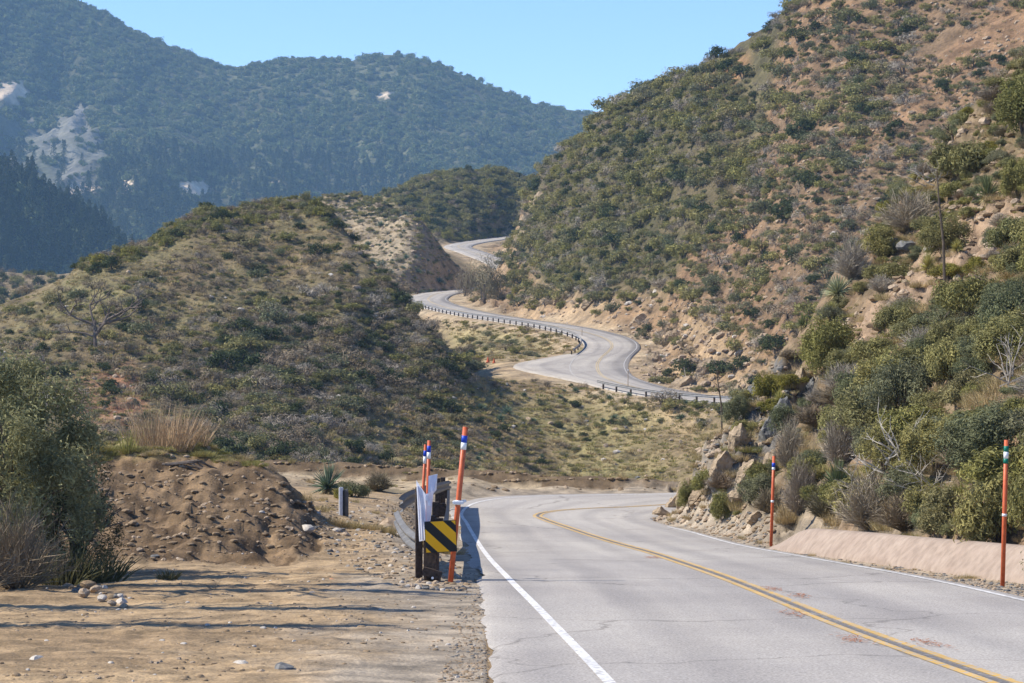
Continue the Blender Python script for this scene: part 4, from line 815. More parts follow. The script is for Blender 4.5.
# plants the photograph shows one by one: kind, column, foot row, radius px, height px, look
NEAR = [('hgreen', 826, 378, 34, 78, 'big round olive shrub'), ('hgreeny', 808, 312, 25, 62, 'yellow green shrub'), ('hgrey', 852, 276, 26, 46, 'bare grey shrub'), ('hgrey', 912, 232, 42, 44, 'wide bare grey shrub'), ('hgreen', 944, 262, 30, 52, 'dark olive shrub'), ('hgreen', 962, 176, 36, 42, 'olive shrub'), ('hgreen', 1024, 140, 34, 78, 'tall olive shrub'), ('hgreen', 1018, 200, 22, 50, 'olive shrub'),
 ('hsage', 993, 248, 14, 26, 'small sage shrub'), ('hgreen', 880, 262, 24, 40, 'olive shrub'), ('hgreen', 870, 440, 44, 72, 'broad olive shrub'), ('hsage', 905, 420, 46, 66, 'broad sage green shrub'), ('hgreen', 935, 470, 40, 66, 'dense olive shrub'), ('hsage', 985, 480, 56, 92, 'large grey green shrub'), ('hgreen', 1010, 380, 44, 72, 'large olive shrub'), ('hgreen', 955, 380, 40, 60, 'broad olive shrub'), ('hgreen', 1000, 545, 52, 70, 'dark glossy shrub'),
 ('hgreen', 950, 535, 36, 62, 'leafy shrub'), ('hgreen', 1040, 530, 46, 84, 'tall olive shrub'), ('hdull', 905, 530, 44, 52, 'tangled brown shrub'), ('hgrey', 870, 528, 48, 64, 'leafless grey shrub'), ('hdull', 830, 515, 30, 58, 'brown twiggy shrub'), ('hgrey', 800, 515, 24, 66, 'bare grey shrub'), ('hsage', 760, 505, 26, 42, 'sage shrub'), ('hgreen', 690, 513, 17, 36, 'low olive shrub'), ('hgreen', 722, 522, 14, 40, 'narrow olive shrub'),
 ('hsage', 787, 440, 22, 40, 'sage shrub'), ('hgreeny', 770, 402, 20, 30, 'yellow green shrub'), ('hgreen', 742, 420, 16, 30, 'small olive shrub'), ('hsage', 736, 432, 16, 36, 'silvery shrub'), ('hgrey', 790, 470, 22, 56, 'bare grey shrub'), ('hgreen', 795, 480, 9, 26, 'small bright green shrub'), ('hgreen', 845, 385, 24, 46, 'olive shrub'), ('hgreen', 970, 320, 40, 52, 'olive shrub'), ('hsage', 1015, 330, 40, 60, 'grey green shrub'),
 ('hgreeny', 976, 278, 16, 22, 'yellow green shrub'), ('hgreen', 905, 335, 34, 40, 'olive shrub'), ('hgreeny', 755, 395, 22, 26, 'yellow green shrub'), ('hdull', 770, 512, 22, 34, 'brown twiggy shrub'), ('hgrey', 840, 470, 26, 62, 'bare grey shrub'), ('hgreen', 885, 480, 30, 60, 'olive shrub')]
for k, px, py, rp, hp, look in NEAR:
    p = hit(px, py, 38, 125)
    if p is None: continue
    PL.append(dict(k=k, x=p.x, y=p.y, z=p.z-.06, r=rp*p.y/F, h=hp*p.y/F, rz=random.uniform(0, PI2), px=px, py=py, zone='named', look=look)); gN.add(p.x, p.y, rp*p.y/F*.55)
cnt['nearbush'] = scatter('nearbush', 95, 38, 110, [('hgreen', 50), ('hsage', 30), ('hgrey', 10), ('hdull', 10)], .45, 1.15, .42, (.8, 1.15), grid=gN)
cnt['nearscrub'] = scatter('nearscrub', 200, 50, 125, [('hgreen', 28), ('hsage', 26), ('hgrey', 14), ('hdull', 18), ('hgreeny', 6), ('htuft', 8)], .2, .75, .7, (.7, 1.1), grid=gN, cond=lambda px, py, p: not inpoly(np.array([px]), np.array([py]), POLY['soilstrip'])[0] or random.random() < .12)
POLY['nearcrest'] = [(858, 262), (900, 195), (960, 120), (1030, 55), (1075, 20), (1075, 130), (1000, 190), (940, 235), (880, 290)]
cnt['nearcrest'] = scatter('nearcrest', 120, 60, 130, [('hgreen', 34), ('hsage', 26), ('hgrey', 14), ('hdull', 16), ('hgreeny', 10)], .35, 1.05, .5, (.75, 1.1), grid=gN)
# slopes the photograph's viewpoint hides: the ravine, the back of the spur, the bank beyond the right edge
def hidden(n, x0, x1, d0, d1, kinds, r0, r1):
    for _ in range(n):
        px = random.uniform(x0, x1); D = math.exp(random.uniform(math.log(d0), math.log(d1))); x = (px-CX)/F*D; r = random.uniform(r0, r1)
        if on_road(x, D, r+.4): continue
        z = zat(x, D); PL.append(dict(k=random.choice(kinds), x=x, y=D, z=z-.05, r=r, h=r*random.uniform(.7, 1.1), rz=random.uniform(0, PI2), px=px, py=HY-F*z/D, zone='hidden'))
hidden(330, 700, 1150, 96, 235, ['sage', 'dull', 'green', 'green', 'dark', 'grey'], .4, 1.5); hidden(260, -60, 700, 97, 215, ['sage', 'dull', 'green', 'dark', 'grey'], .4, 1.3); hidden(150, 1062, 1280, 33, 110, ['hgreen', 'hsage', 'hgreen', 'hdull', 'hgrey'], .35, 1.0)
print('scatter', cnt)
# ------------------------------------------------------------------ individuals and cover
LOOK = dict(green=('olive green shrub', 'shrub'), dark=('dark green shrub', 'shrub'), sage=('grey green sage shrub', 'shrub'), grey=('bare grey shrub', 'shrub'), dull=('dry brown shrub', 'shrub'), greeny=('yellow green shrub', 'shrub'), yucca=('spiky green yucca', 'yucca'),
            hgreen=('leafy olive shrub', 'shrub'), hgreeny=('yellow green leafy shrub', 'shrub'), hdark=('dark leafy shrub', 'shrub'), hsage=('grey green leafy shrub', 'shrub'), hgrey=('bare grey twiggy shrub', 'shrub'), hdull=('brown twiggy shrub', 'shrub'), htuft=('dry straw grass clump', 'grass clump'), hyucca=('spiky yucca', 'yucca'))
NAME = {'yucca': 'yucca', 'hyucca': 'yucca', 'htuft': 'dry_grass_clump', 'grey': 'bare_shrub', 'hgrey': 'bare_shrub', 'dull': 'dry_shrub', 'hdull': 'dry_shrub'}
LM = [(900, 545, 'the concrete curb'), (1005, 520, 'the green-banded pole'), (771, 510, 'the blue-banded pole by the curb'), (690, 500, 'the rocky spur at the near bend'), (780, 420, 'the grey outcrop'), (875, 300, 'the bare soil strip'), (905, 243, 'the grey boulders'), (930, 230, 'the tall dead stalk'), (988, 190, 'the big yucca'), (835, 290, 'the pale yucca'), (1005, 120, 'the right picture edge'),
      (960, 60, 'the brown top slope'), (880, 60, 'the rocky brown ridge'), (820, 20, 'the right skyline'), (715, 75, 'the orange bare scar'), (640, 105, 'the left skyline of the big hill'), (560, 160, 'the pale cliff at the hill edge'), (620, 200, 'the green hillside middle'), (700, 150, 'the upper green hillside'), (800, 140, 'the dark gully'), (740, 240, 'the green and brown boundary'), (800, 220, 'the orange rocky slope'), (580, 280, 'the lower green hillside'), (560, 315, 'the road cut above the long guardrail'),
      (660, 310, 'the grey brush above the S bend'), (690, 370, 'the tan rock face'), (480, 290, 'the grey tree at the upper bend'), (430, 300, 'the upper road bend'), (470, 250, 'the highest stretch of road'), (412, 225, 'the pointed spur'), (470, 200, 'the far green hill'), (530, 345, 'the curved guardrail bank'), (500, 370, 'the dirt turnout'), (600, 410, 'the slope below the S bend'), (560, 460, 'the berm behind the near bend'), (660, 440, 'the ravine slope left of the spur'),
      (440, 360, 'the shaded right end of the left hill'), (400, 320, 'the left hill shoulder'), (340, 260, 'the upper left hill'), (300, 200, 'the left hill crest'), (200, 220, 'the left hill skyline'), (250, 310, 'the middle of the left hill'), (150, 300, 'the reddish rock patch'), (85, 320, 'the crooked dead tree'), (100, 410, 'the red soil patch'), (170, 400, 'the dry reed clump'), (300, 400, 'the dark brush of the left hill'), (380, 440, 'the foot of the left hill'), (250, 450, 'the dirt mound'), (40, 270, 'the low dark ridge at far left'), (430, 440, 'the orange poles')]
def where(px, py):
    i = min(range(len(LM)), key=lambda k: (LM[k][0]-px)**2+(1.3*(LM[k][1]-py))**2); dx, dy = px-LM[i][0], py-LM[i][1]
    if abs(dx) < 16 and abs(dy) < 12: return 'at '+LM[i][2]
    if abs(dy) > abs(dx)*1.2: return ('below ' if dy > 0 else 'above ')+LM[i][2]
    if abs(dx) > abs(dy)*1.2: return ('right of ' if dx > 0 else 'left of ')+LM[i][2]
    return ('low ' if dy > 0 else 'up ')+('right of ' if dx > 0 else 'left of ')+LM[i][2]
for p in PL: p['pxsize'] = p['r']*p['h']*(F/p['y'])**2; p['pr'] = p['r']*F/p['y']
for p in PL:   # what shows: inside the frame and not sunk behind a crest
    j = int(np.clip(round((p['px']-GPX[0])/(GPX[1]-GPX[0])), 0, len(GPX)-1)); i = min(np.searchsorted(GD, p['y']), len(GD)-1)
    top = HY-F*(p['z']+p['h'])/p['y']; p['seen'] = -4 < p['px'] < 1028 and top > -12 and top < RUN[max(i-3, 0), j]
near_pl = [p for p in PL if p['k'].startswith('h')]; far_pl = [p for p in PL if not p['k'].startswith('h')]
near_pl = [p for p in near_pl if p['seen'] or (0 < p['px'] < 1090 and p['k'] == 'hgreen')]
ind = [p for p in near_pl if p['seen']]
cand = sorted([p for p in far_pl if p['seen']], key=lambda p: -p['pxsize']); lim = max(0, 292-len(ind)); ind += cand[:lim]; indset = set(map(id, ind))
rest = [p for p in PL if id(p) not in indset]
# labels: look + where; those still alike are told apart by their order from left to right
def sizeword(p): return 'small' if p['pr'] < 9 else 'medium' if p['pr'] < 15 else 'large' if p['pr'] < 28 else 'very large'
buck = {}
for p in ind:
    lk = p.get('look') or LOOK[p['k']][0]
    if not p.get('look'): lk = ('low ' if p['h'] < .8*p['r'] else 'tall ' if p['h'] > 1.15*p['r'] else 'rounded ')+sizeword(p)+' '+lk
    p['base'] = lk+' '+where(p['px'], p['py']); buck.setdefault(p['base'], []).append(p)
ORD = ['leftmost', 'second from left', 'third from left', 'fourth from left', 'fifth from left', 'sixth from left', 'seventh from left']
for b_, L in buck.items():
    L.sort(key=lambda p: p['px'])
    for i, p in enumerate(L):
        if len(L) == 1: p['label'] = b_
        else: p['label'] = (('leftmost ' if i == 0 else 'rightmost ' if i == len(L)-1 else ORD[min(i, 6)]+' ')+b_)
        p['label'] = ' '.join(p['label'].split()[:16])
GRP = dict(named='shrubs on the near right slope', nearbush='shrubs on the near right slope', nearscrub='shrubs on the near right slope', nearcrest='shrubs on the near right slope', greenx='chaparral on the big right hill', brown='scrub on the rocky brown slope', cut='shrubs on the road cut', lefthill='shrubs on the left hill', darkbrush='shrubs on the left hill', hillcrest='shrubs on the left hill', centre='plants on the slope below the S bend', railbank='shrubs below the long guardrail', spur='shrubs on the pointed spur', hidden='scrub in the ravine beyond the bend', farhill='shrubs on the far green hill', skyleft='shrubs on the far green hill')
HP = {}
def split_proto(me):
    """leaves and wood of a detailed shrub as two meshes"""
    if me.name in HP: return HP[me.name]
    out = []
    for mi, nm in ((0, 'foliage'), (1, 'stems')):
        n = len(me.polygons); idx = np.empty(n, np.int32); me.polygons.foreach_get('material_index', idx)
        if not (idx == mi).any(): continue
        lv = np.empty(n*4, np.int32); me.loops.foreach_get('vertex_index', lv); Fc = lv.reshape(-1, 4)[idx == mi]; V = np.empty(len(me.vertices)*3, np.float32); me.vertices.foreach_get('co', V); V = V.reshape(-1, 3)
        u, inv_ = np.unique(Fc, return_inverse=True); out.append((nm, np_mesh(me.name+' '+nm, V[u], inv_.reshape(-1, 4), me.materials[mi])))
    HP[me.name] = out; return out
for p in ind:
    tall = p['k'] in ('hgreen', 'hsage') and p['h'] > 1.5*p['r']
    me = random.choice(PR[p['k']+('t' if tall else '')]); p['zs'] = .5*p['h'] if tall else p['h']; nm = NAME.get(p['k'], 'shrub')
    big = p['k'].startswith('h') and p['pr'] > 10 and len(me.materials) > 1
    if big:
        o = empty(nm, (p['x'], p['y'], p['z']), p['rz'])
        for part, pm in split_proto(me): link('branches' if part == 'stems' else part, pm, o)
    else: o = link(nm, me, None, (p['x'], p['y'], p['z'])); o.rotation_euler = (0, 0, p['rz'])
    o.scale = (p['r'], p['r'], p['zs']); tag(o, p['label'], LOOK[p['k']][1], GRP.get(p['zone'], 'shrubs on the near right slope'))
keys = ['green', 'greeny', 'dark', 'sage', 'grey', 'dull', 'yucca', 'hgreen', 'hgreent', 'hsaget', 'hgreeny', 'hdark', 'hsage', 'hgrey', 'hdull', 'htuft', 'hyucca']; flat = []; start = {}
for k in keys: start[k] = len(flat); flat += PR[k]
def row(p): return (p['x'], p['y'], p['z'], p['r'], p['h'], p['rz'], start[p['k']]+random.randrange(len(PR[p['k']])))
stuff_instances('chaparral', 'dense cover of small shrubs over the hillsides', flat, [row(p) for p in rest])
# grass and rubble cover
def cover(name, label, spec, kinds):
    """spec: zone, count, dmin, dmax, indices with weights, size range"""
    rows = []
    for key, n, d0, d1, idx, s0, s1 in spec:
        poly = POLY[key]; xs = [p[0] for p in poly]; ys = [p[1] for p in poly]; x0, x1, y0, y1 = max(-40, min(xs)), min(1060, max(xs)), max(-20, min(ys)), min(690, max(ys)); got = 0
        PX = RNG.uniform(x0, x1, n*3); PY = RNG.uniform(y0, y1, n*3); ok = inpoly(PX, PY, poly)
        for px, py in zip(PX[ok][:n], PY[ok][:n]):
            p = hit(px, py, d0, d1)
            if p is None or on_road(p.x, p.y, -.5*random.random()**2 if name == 'gravel' and p.y < 90 else .2): continue
            if name == 'gravel' and key == 'dirt' and fbm(np.array(p.x*.7), np.array(p.y*.45), 66, 3) < random.uniform(-.35, .45): continue
            s = s0+(s1-s0)*random.random()**2.2; rows.append((p.x, p.y, p.z-.03*s, s*random.uniform(.8, 1.3), s*random.uniform(.8, 1.2), random.uniform(0, PI2), random.choice(idx)))
    return stuff_instances(name, label, kinds, rows)
cover('dry_grass', 'dry and green grass tufts on the hills', [('lefthill', 5200, 140, 335, [0, 0, 1, 2, 3, 4], .3, .9), ('centre', 2600, 170, 290, [0, 1, 2, 3, 4, 5], .3, .8), ('railbank', 500, 280, 420, [0, 1, 3, 4], .4, .9), ('brown', 900, 150, 500, [0, 1, 2], .3, .8), ('farhill', 250, 560, 760, [3, 4], .8, 1.4), ('spur', 520, 420, 580, [0, 1, 3], .5, 1)], PR['tuft']+PR['gtuft'])
cover('rubble', 'loose rock fragments on the slopes', [('brown', 1700, 150, 500, [0, 1, 3], .1, .45), ('cut', 1100, 230, 540, [0, 1, 3, 0, 1, 3, 2], .1, .55), ('lefthill', 260, 140, 335, [0, 1, 2, 3], .12, .5), ('redsoil', 60, 140, 320, [0, 1], .15, .45), ('spur', 180, 430, 580, [0, 1], .2, .7), ('centre', 160, 170, 290, [0, 1, 2, 4], .1, .45)], PR['rock'])
POLY['dirt'] = [(0, 548), (120, 560), (300, 545), (420, 560), (470, 590), (520, 683), (0, 683)]; POLY['verge'] = [(300, 500), (420, 500), (470, 590), (430, 600), (330, 560)]; POLY['vergeR'] = [(690, 526), (768, 545), (860, 560), (1024, 582), (1024, 604), (860, 569), (690, 533)]; POLY['edge'] = [(440, 683), (458, 600), (462, 560), (488, 560), (500, 600), (512, 683)]; POLY['spurfoot'] = [(648, 505), (720, 505), (775, 520), (775, 548), (690, 530), (648, 522)]; POLY['bermline'] = [(250, 462), (400, 468), (560, 478), (670, 484), (660, 492), (470, 491), (250, 490)]
POLY['moundgrass'] = [(90, 440), (170, 440), (240, 452), (280, 470), (240, 466), (170, 458), (95, 462)]
cover('gravel', 'scattered pebbles and gravel on the dirt', [('dirt', 2000, 18, 46, [0, 3, 5, 4, 5, 3, 1], .006, .034), ('verge', 1500, 34, 80, [0, 1, 2, 3, 4, 5, 0], .01, .07), ('vergeR', 3600, 28, 70, [0, 2, 3, 4, 2, 3], .01, .045), ('mound', 1500, 42, 62, [3, 5, 3, 5, 3, 5, 0, 4], .012, .085), ('edge', 1500, 18, 40, [0, 3, 5, 4, 2], .005, .028), ('bermline', 300, 85, 98, [3, 5, 3, 0], .03, .12), ('nearcrest', 200, 60, 130, [0, 4, 3], .03, .25), ('soilstrip', 260, 45, 125, [0, 4, 3], .03, .2), ('spurrock', 900, 55, 90, [0, 4, 2, 0, 3], .02, .15), ('spurfoot', 800, 50, 76, [3, 4, 5, 2, 0], .015, .08)], PR['stone'])
cover('low_grass', 'sparse low grass on the mound and verges', [('moundgrass', 170, 46, 62, [2, 3, 2, 3, 0], .12, .4), ('verge', 60, 50, 90, [0, 1], .12, .35), ('vergeR', 60, 40, 70, [0, 1], .08, .2), ('bermline', 25, 85, 98, [0, 1, 2], .15, .4), ('nearbush', 350, 38, 110, [0, 1, 0, 2], .2, .6), ('nearscrub', 420, 50, 125, [0, 1, 0, 2], .15, .55), ('nearcrest', 260, 60, 130, [0, 1, 0, 2], .15, .5), ('spurrock', 90, 55, 90, [0, 1], .2, .5)], PR['htuft']+PR['hgtuft'])
# far mountain woods
def far_woods():
    ck = [shrub_mesh(f'far oak {i}', 300+i, 230, .24, 'far_leaf', K=7, stem=False, csize=.5) for i in range(3)]+[conifer_mesh(f'far pine {i}', 310+i, 200, 'far_conifer') for i in range(2)]
    rows = []; tries = 0; g = Grid(12)
    run = np.minimum.accumulate(np.vstack([np.full((1, MPX.size), 600.0), MPY[:-1]]), 0); okv = MPY < run+3
    ii, jj = np.where(okv & (MPXg > -15) & (MPXg < 670) & (MPY < 330)); wgt = np.maximum(.2, (run-MPY)[ii, jj].clip(0, 6)); wgt /= wgt.sum()
    sel = RNG.choice(len(ii), 13000, p=wgt)
    for s in sel:
        i, j = ii[s], jj[s]; x = MX[i, j]+RNG.uniform(-.5, .5)*3.8/F*MDg[i, j]; y = MDg[i, j]*(1+RNG.uniform(-.5, .5)*.0036); z = MZ[i, j]
        if sl[i, j] and RNG.random() < .55+.4*sstep(.12, .2, msoil[i, j, 0]): continue
        if slide[i, j] and RNG.random() < .55: continue
        low = MPY[i, j]+18*fbm(np.array(x*.01), np.array(y*.006), 5, 3) > 150+.0*x or y < 1500
        con = RNG.random() < (.55 if y < 1500 else .42 if (low and MPX[j] < 420) else .012)
        r = RNG.uniform(2.0, 4.6)**1.0
        if con: h = RNG.uniform(7, 17) if y < 2300 else RNG.uniform(5, 9); rows.append((x, y, z-1, h*1.15, h, RNG.uniform(0, 6.28), RNG.integers(3, 5)))
        else: rows.append((x, y, z-.8, r*1.25, r*RNG.uniform(1.1, 1.7), RNG.uniform(0, 6.28), RNG.integers(0, 3)))
    stuff_instances('forest', 'far wooded mountainside of oak scrub and conifers', ck, rows)
far_woods()
# ------------------------------------------------------------------ single plants, dead wood and stones the photograph shows
def branch(mb, p, d, ln, r, depth, rng, wob=.35, fork=2, shrink=.72, mi=0):
    pts = [p]; q = p; dd_ = d.normalized(); n = 4
    for i in range(n):
        dd_ = (dd_+Vector((rng.uniform(-1, 1), rng.uniform(-1, 1), rng.uniform(-.6, .8)))*wob*.5).normalized(); q = q+dd_*ln/n; pts.append(q)
    mb.tube(pts, [r*(1-.11*i) for i in range(n+1)], 6 if r > .05 else 4, mi)
    if depth > 0:
        for k in range(fork+(rng.random() < .4)):
            o = pts[rng.choice([2, 3, 4, 4])]; nd_ = (dd_+Vector((rng.uniform(-1, 1), rng.uniform(-1, 1), rng.uniform(-.5, .8)))*.95).normalized(); branch(mb, o, nd_, ln*shrink*rng.uniform(.7, 1.1), r*.58, depth-1, rng, wob, fork, shrink, mi)
def place(name, me, p, s, label, cat_, group=None, rz=None, sink=.0):
    o = link(name, me, None, (p.x, p.y, p.z-sink)); o.scale = s if hasattr(s, '__len__') else (s,)*3; o.rotation_euler = (0, 0, random.uniform(0, 6.28) if rz is None else rz); return tag(o, label, cat_, group)
# big grey-green bush on the left, leaves and wood apart
def big_bush(name, px, D, r, h, n, seed, label, mat='leafg', K=70, leaf=.032, cs=.20):
    b = at(px, D); o = empty(name, b); tag(o, label, 'bush'); rng = np.random.default_rng(seed)
    a = rng.uniform(0, PI2, K); rr = rng.uniform(0, 1, K)**.5*.86; z = rng.uniform(.08, .9, K); rr *= np.sqrt(np.clip(1.12-z**2.4, .05, 1)); C = np.stack([rr*np.cos(a), rr*np.sin(a), z], 1); cs_ = rng.uniform(.55, 1.2, K)*cs
    k = rng.integers(0, K, n); of = unit(n, rng); p = C[k]+of*(cs_[k]*rng.uniform(.15, 1, n)**.5*(1+.25*rng.normal(size=n)))[:, None]*np.array([1, 1, .6]); p[:, 2] = np.abs(p[:, 2])
    p *= np.array([r, r, h]); nr = of*.7+unit(n, rng)*.9+np.array([0, 0, .4]); nr /= np.linalg.norm(nr, axis=1)[:, None]; V, Fc = quads(p, nr, leaf*r*rng.uniform(.6, 1.3, n), .5, rng)
    link('foliage', np_mesh(name+' leaves', V, Fc, M[mat]), o); mb = MB(); rg = random.Random(seed)
    mb.tube([(0, 0, -.25), (0, 0, .1)], .13, 7)
    for i in range(9):
        a = rg.uniform(0, PI2); branch(mb, Vector((.04*math.cos(a), .04*math.sin(a), -.1)), Vector((math.cos(a)*.35*r, math.sin(a)*.35*r, h*.5)), h*.32, .05, 2, rg)
    mb.build('branches', M['bark'], o); return o
big_bush('big_bush', 16, 37.5, 1.6, 3.65, 28000, 5, 'big dense grey green bush filling the left edge beside the dirt turnout', 'leafbig')
big_bush('big_bush', -52, 39.5, 1.9, 3.8, 15000, 6, 'second grey green bush at the very left edge behind the big bush', 'leafbig')
big_bush('big_bush', 68, 40.0, .95, 2.6, 15000, 8, 'darker lower bush right of the big bush in front of the dirt mound', 'leafdk')
# dry twig tangle, strappy plants and debris in front of the bush
b = at(18, 34.6); me = twig_mesh('dead tangle', 401, 1700, .0045, 'twigd', .9, 9); place('dead_brush', me, b, (1.15, .9, 1.5), 'tangle of dead grey twigs at the lower left edge in front of the big bush', 'dead brush')
b = at(-25, 33.4); place('dead_brush', twig_mesh('dead tangle b', 402, 900, .005, 'twigd', .8), b, (.9, .9, 1.0), 'dull brown dead brush cut by the left picture edge', 'dead brush')
for i, (px, D, s) in enumerate(((78, 36.6, .55), (97, 36.9, .5), (58, 36.2, .6))):
    b = at(px, D); place('strap_plant', tuft_mesh(f'strap plant {i}', 410+i, 170, 'strap', .022, .75, 1.25, .9), b, (s, s, s*1.15), ('olive strap-leaved plant between the rubble heap and the dark bush', 'olive strap-leaved plant right above the rubble heap', 'olive strap-leaved plant left of the rubble heap by the dead twigs')[i], 'plant', 'strap-leaved plants under the bush')
b = hitl(168, 579, 30, 42); place('weed', tuft_mesh('weed', 415, 90, 'strap', .03, .5, .9, .9), b, (.26, .26, .24), 'small solitary weed on the open dirt in front of the mound', 'weed')
b = hitl(214, 590, 28, 42); place('dry_weed', twig_mesh('dry weed', 416, 120, .008, 'twigd', .8), b, (.2, .2, .18), 'tiny dry brown weed on the dirt right of the small green weed', 'weed')
# rubble heap
heap = [(72, 578, .16), (80, 584, .13), (88, 590, .15), (95, 596, .12), (84, 598, .14), (102, 602, .10), (112, 606, .09), (122, 604, .12), (76, 592, .11), (92, 581, .12), (66, 586, .14), (108, 596, .08)]
hr_ = random.Random(4)
heap = [(a, b_, c*.72) for a, b_, c in heap]+[(hr_.uniform(68, 128), 0, hr_.uniform(.025, .075)) for _ in range(26)]; heap = [(a, b_ or 578+.42*(a-66)+hr_.uniform(-7, 9), c) for a, b_, c in heap]
for i, (px, py, s) in enumerate(heap):
    b = hitl(px, py, 26, 42)
    if b is None: continue
    b.z += (.10*max(0, 1-abs(i-3)/6) if i < 12 else .03); place('rubble_stone', PR['stone'][(0, 1, 5, 0, 4, 1, 0, 1, 2, 3, 0, 5)[i % 12]], b, s, 'broken stone in the small rubble heap under the strap-leaved plants', 'stone', 'stones of the rubble heap', None, .02)
stones = [(306, 534, .19, 1, 'white rounded boulder at the right foot of the dirt mound'), (336, 531, .15, 1, 'pale upper stone of the pair below the delineator post'), (346, 537, .16, 0, 'tan lower stone of the pair below the delineator post'), (330, 538, .08, 2, 'dark stone beside the pale pair below the delineator post'), (388, 527, .42, 0, 'large smooth tan boulder left of the guardrail'), (283, 669, .13, 2, 'dark grey stone at the bottom edge of the dirt turnout'), (240, 664, .085, 1, 'pale stone left of the dark stone at the bottom edge'), (249, 592, .055, 6, 'small orange brick fragment on the dirt'),
 (312, 593, .06, 1, 'small white stone right of the brick fragment'), (114, 648, .055, 5, 'small brown stone low on the dirt'), (121, 624, .06, 5, 'brown stone lying in the shadow stripe'), (90, 653, .06, 5, 'flat brown stone at lower left of the dirt'), (332, 580, .05, 6, 'small red brown stone left of the guardrail end'), (37, 660, .09, 1, 'flat pale slab at the lower left of the dirt'), (229, 670, .06, 5, 'brown clod in the tyre crumbs at the bottom edge'), (155, 560, .10, 2, 'grey stone at the foot of the mound'), (230, 530, .09, 2, 'grey slab on the mound face'), (262, 512, .07, 1, 'pale stone high on the right of the mound'), (130, 532, .10, 3, 'brown rock sticking out of the mound'), (205, 513, .08, 0, 'tan stone in the middle of the mound face'), (252, 553, .06, 1, 'pale stone on the mound foot near the white boulder'), (397, 583, .045, 2, 'dark pebble in front of the timber end post')]
PR['stone'].append(rock_mesh('brick bit', 260, 'brick', .8)) if len(PR['stone']) < 7 else None
for px, py, s, k, lb in stones:
    b = hitl(px, py, 20, 70)
    if b is not None: place('boulder' if s > .14 else 'stone', PR['stone'][k], b, (s, s, s*.85), lb, 'stone', None, None, .02)
# reeds on the mound
b = at(163, 53.2); place('reed_clump', tuft_mesh('reeds', 420, 480, 'reed', .0075, .62, 1, .55), b, (1.15, .8, 1.45), 'tall dry pinkish reed clump growing on top of the dirt mound', 'reeds'); b = at(190, 54); place('reed_clump', tuft_mesh('reeds b', 421, 240, 'reed', .0085, .6, 1, .6), b, (.8, .6, .95), 'shorter dry reed clump on the right shoulder of the tall one', 'reeds')
b = at(128, 51.8); place('leaning_weed', tuft_mesh('lean weed', 422, 60, 'gtop', .02, .4, 1, .6), b, (.35, .35, .8), 'yellowish green weed left of the tall reed clump', 'weed')
mb = MB(); rg = random.Random(5)
for i in range(7): mb.tube([Vector((rg.uniform(-.2, .2), rg.uniform(-.2, .2), 0)), Vector((.5+rg.uniform(-.2, .2), 0, -.05+rg.uniform(0, .15))), Vector((1.2+rg.uniform(-.2, .3), rg.uniform(-.2, .2), -.35+rg.uniform(0, .2)))], [.022, .018, .008], 5)
b = at(168, 50.8); tag(mb.build('fallen_branch', M['bark'], None, b+Vector((0, 0, .12))), 'bundle of fallen brown branches at the foot of the reed clump', 'branch')
# agave and scrub beside the white post
b = hitl(328, 494, 56, 84); place('agave', rosette_mesh('agave', 430, 150, 'agave', .03), b, (.62, .62, .85), 'blue green agave standing left of the white delineator post', 'agave')
for i, (px, py, rp, hp, k, lb) in enumerate(((352, 497, 20, 22, 'hsage', 'low sage shrub right behind the delineator post'), (378, 492, 20, 26, 'hdull', 'thin brown shrub between delineator and guardrail'), (342, 500, 12, 12, 'hgreeny', 'low yellow green shrub behind the white post'), (270, 480, 14, 16, 'hdull', 'dry shrub at the end of the mound'))):
    b = hitl(px, py, 56, 90); r = rp*b.y/F; h = hp*b.y/F; place('shrub', random.choice(PR[k]), b, (r, r, h), lb, 'shrub', 'shrubs behind the white post')
# dead tree on the left hill
b = hitl(97, 352, 150, 330); mb = MB(); rg = random.Random(14); sc = b.y/F
branch(mb, Vector((0, 0, -.3)), Vector((-.1, 0, 1)), 34*sc, .24, 0, rg, .3); 
for d_, ln, r in ((Vector((.35, 0, 1)), 40, .17), (Vector((-1.1, .2, .55)), 36, .15), (Vector((1.2, .1, .35)), 42, .15), (Vector((-.5, -.2, .9)), 36, .14), (Vector((.9, .2, .8)), 28, .13), (Vector((-1.2, 0, .1)), 30, .12)):
    branch(mb, Vector((rg.uniform(-.2, .2), 0, rg.uniform(12, 30)*sc)), d_, ln*sc*.75, r, 3, rg, .55, 2, .66)
tag(mb.build('dead_tree', M['deadbark'], None, b), 'crooked leafless dead tree standing on the left hill above the big bush', 'tree')
# grey leafless tree at the upper bend
for px, py, rp, hp, lb in ((483, 300, 24, 46, 'rounded bare grey tree inside the upper road bend'), (465, 296, 12, 30, 'smaller bare grey tree left of the rounded one at the upper bend')):
    b = hitl(px, py, 350, 560); r = rp*b.y/F; place('bare_tree', shrub_mesh(f'bare tree {px}', 440+px, 3200, .10, 'twigd', K=22, h=.95, csize=.48, aspect=.12), b, (r, r, hp*b.y/F), lb, 'tree')
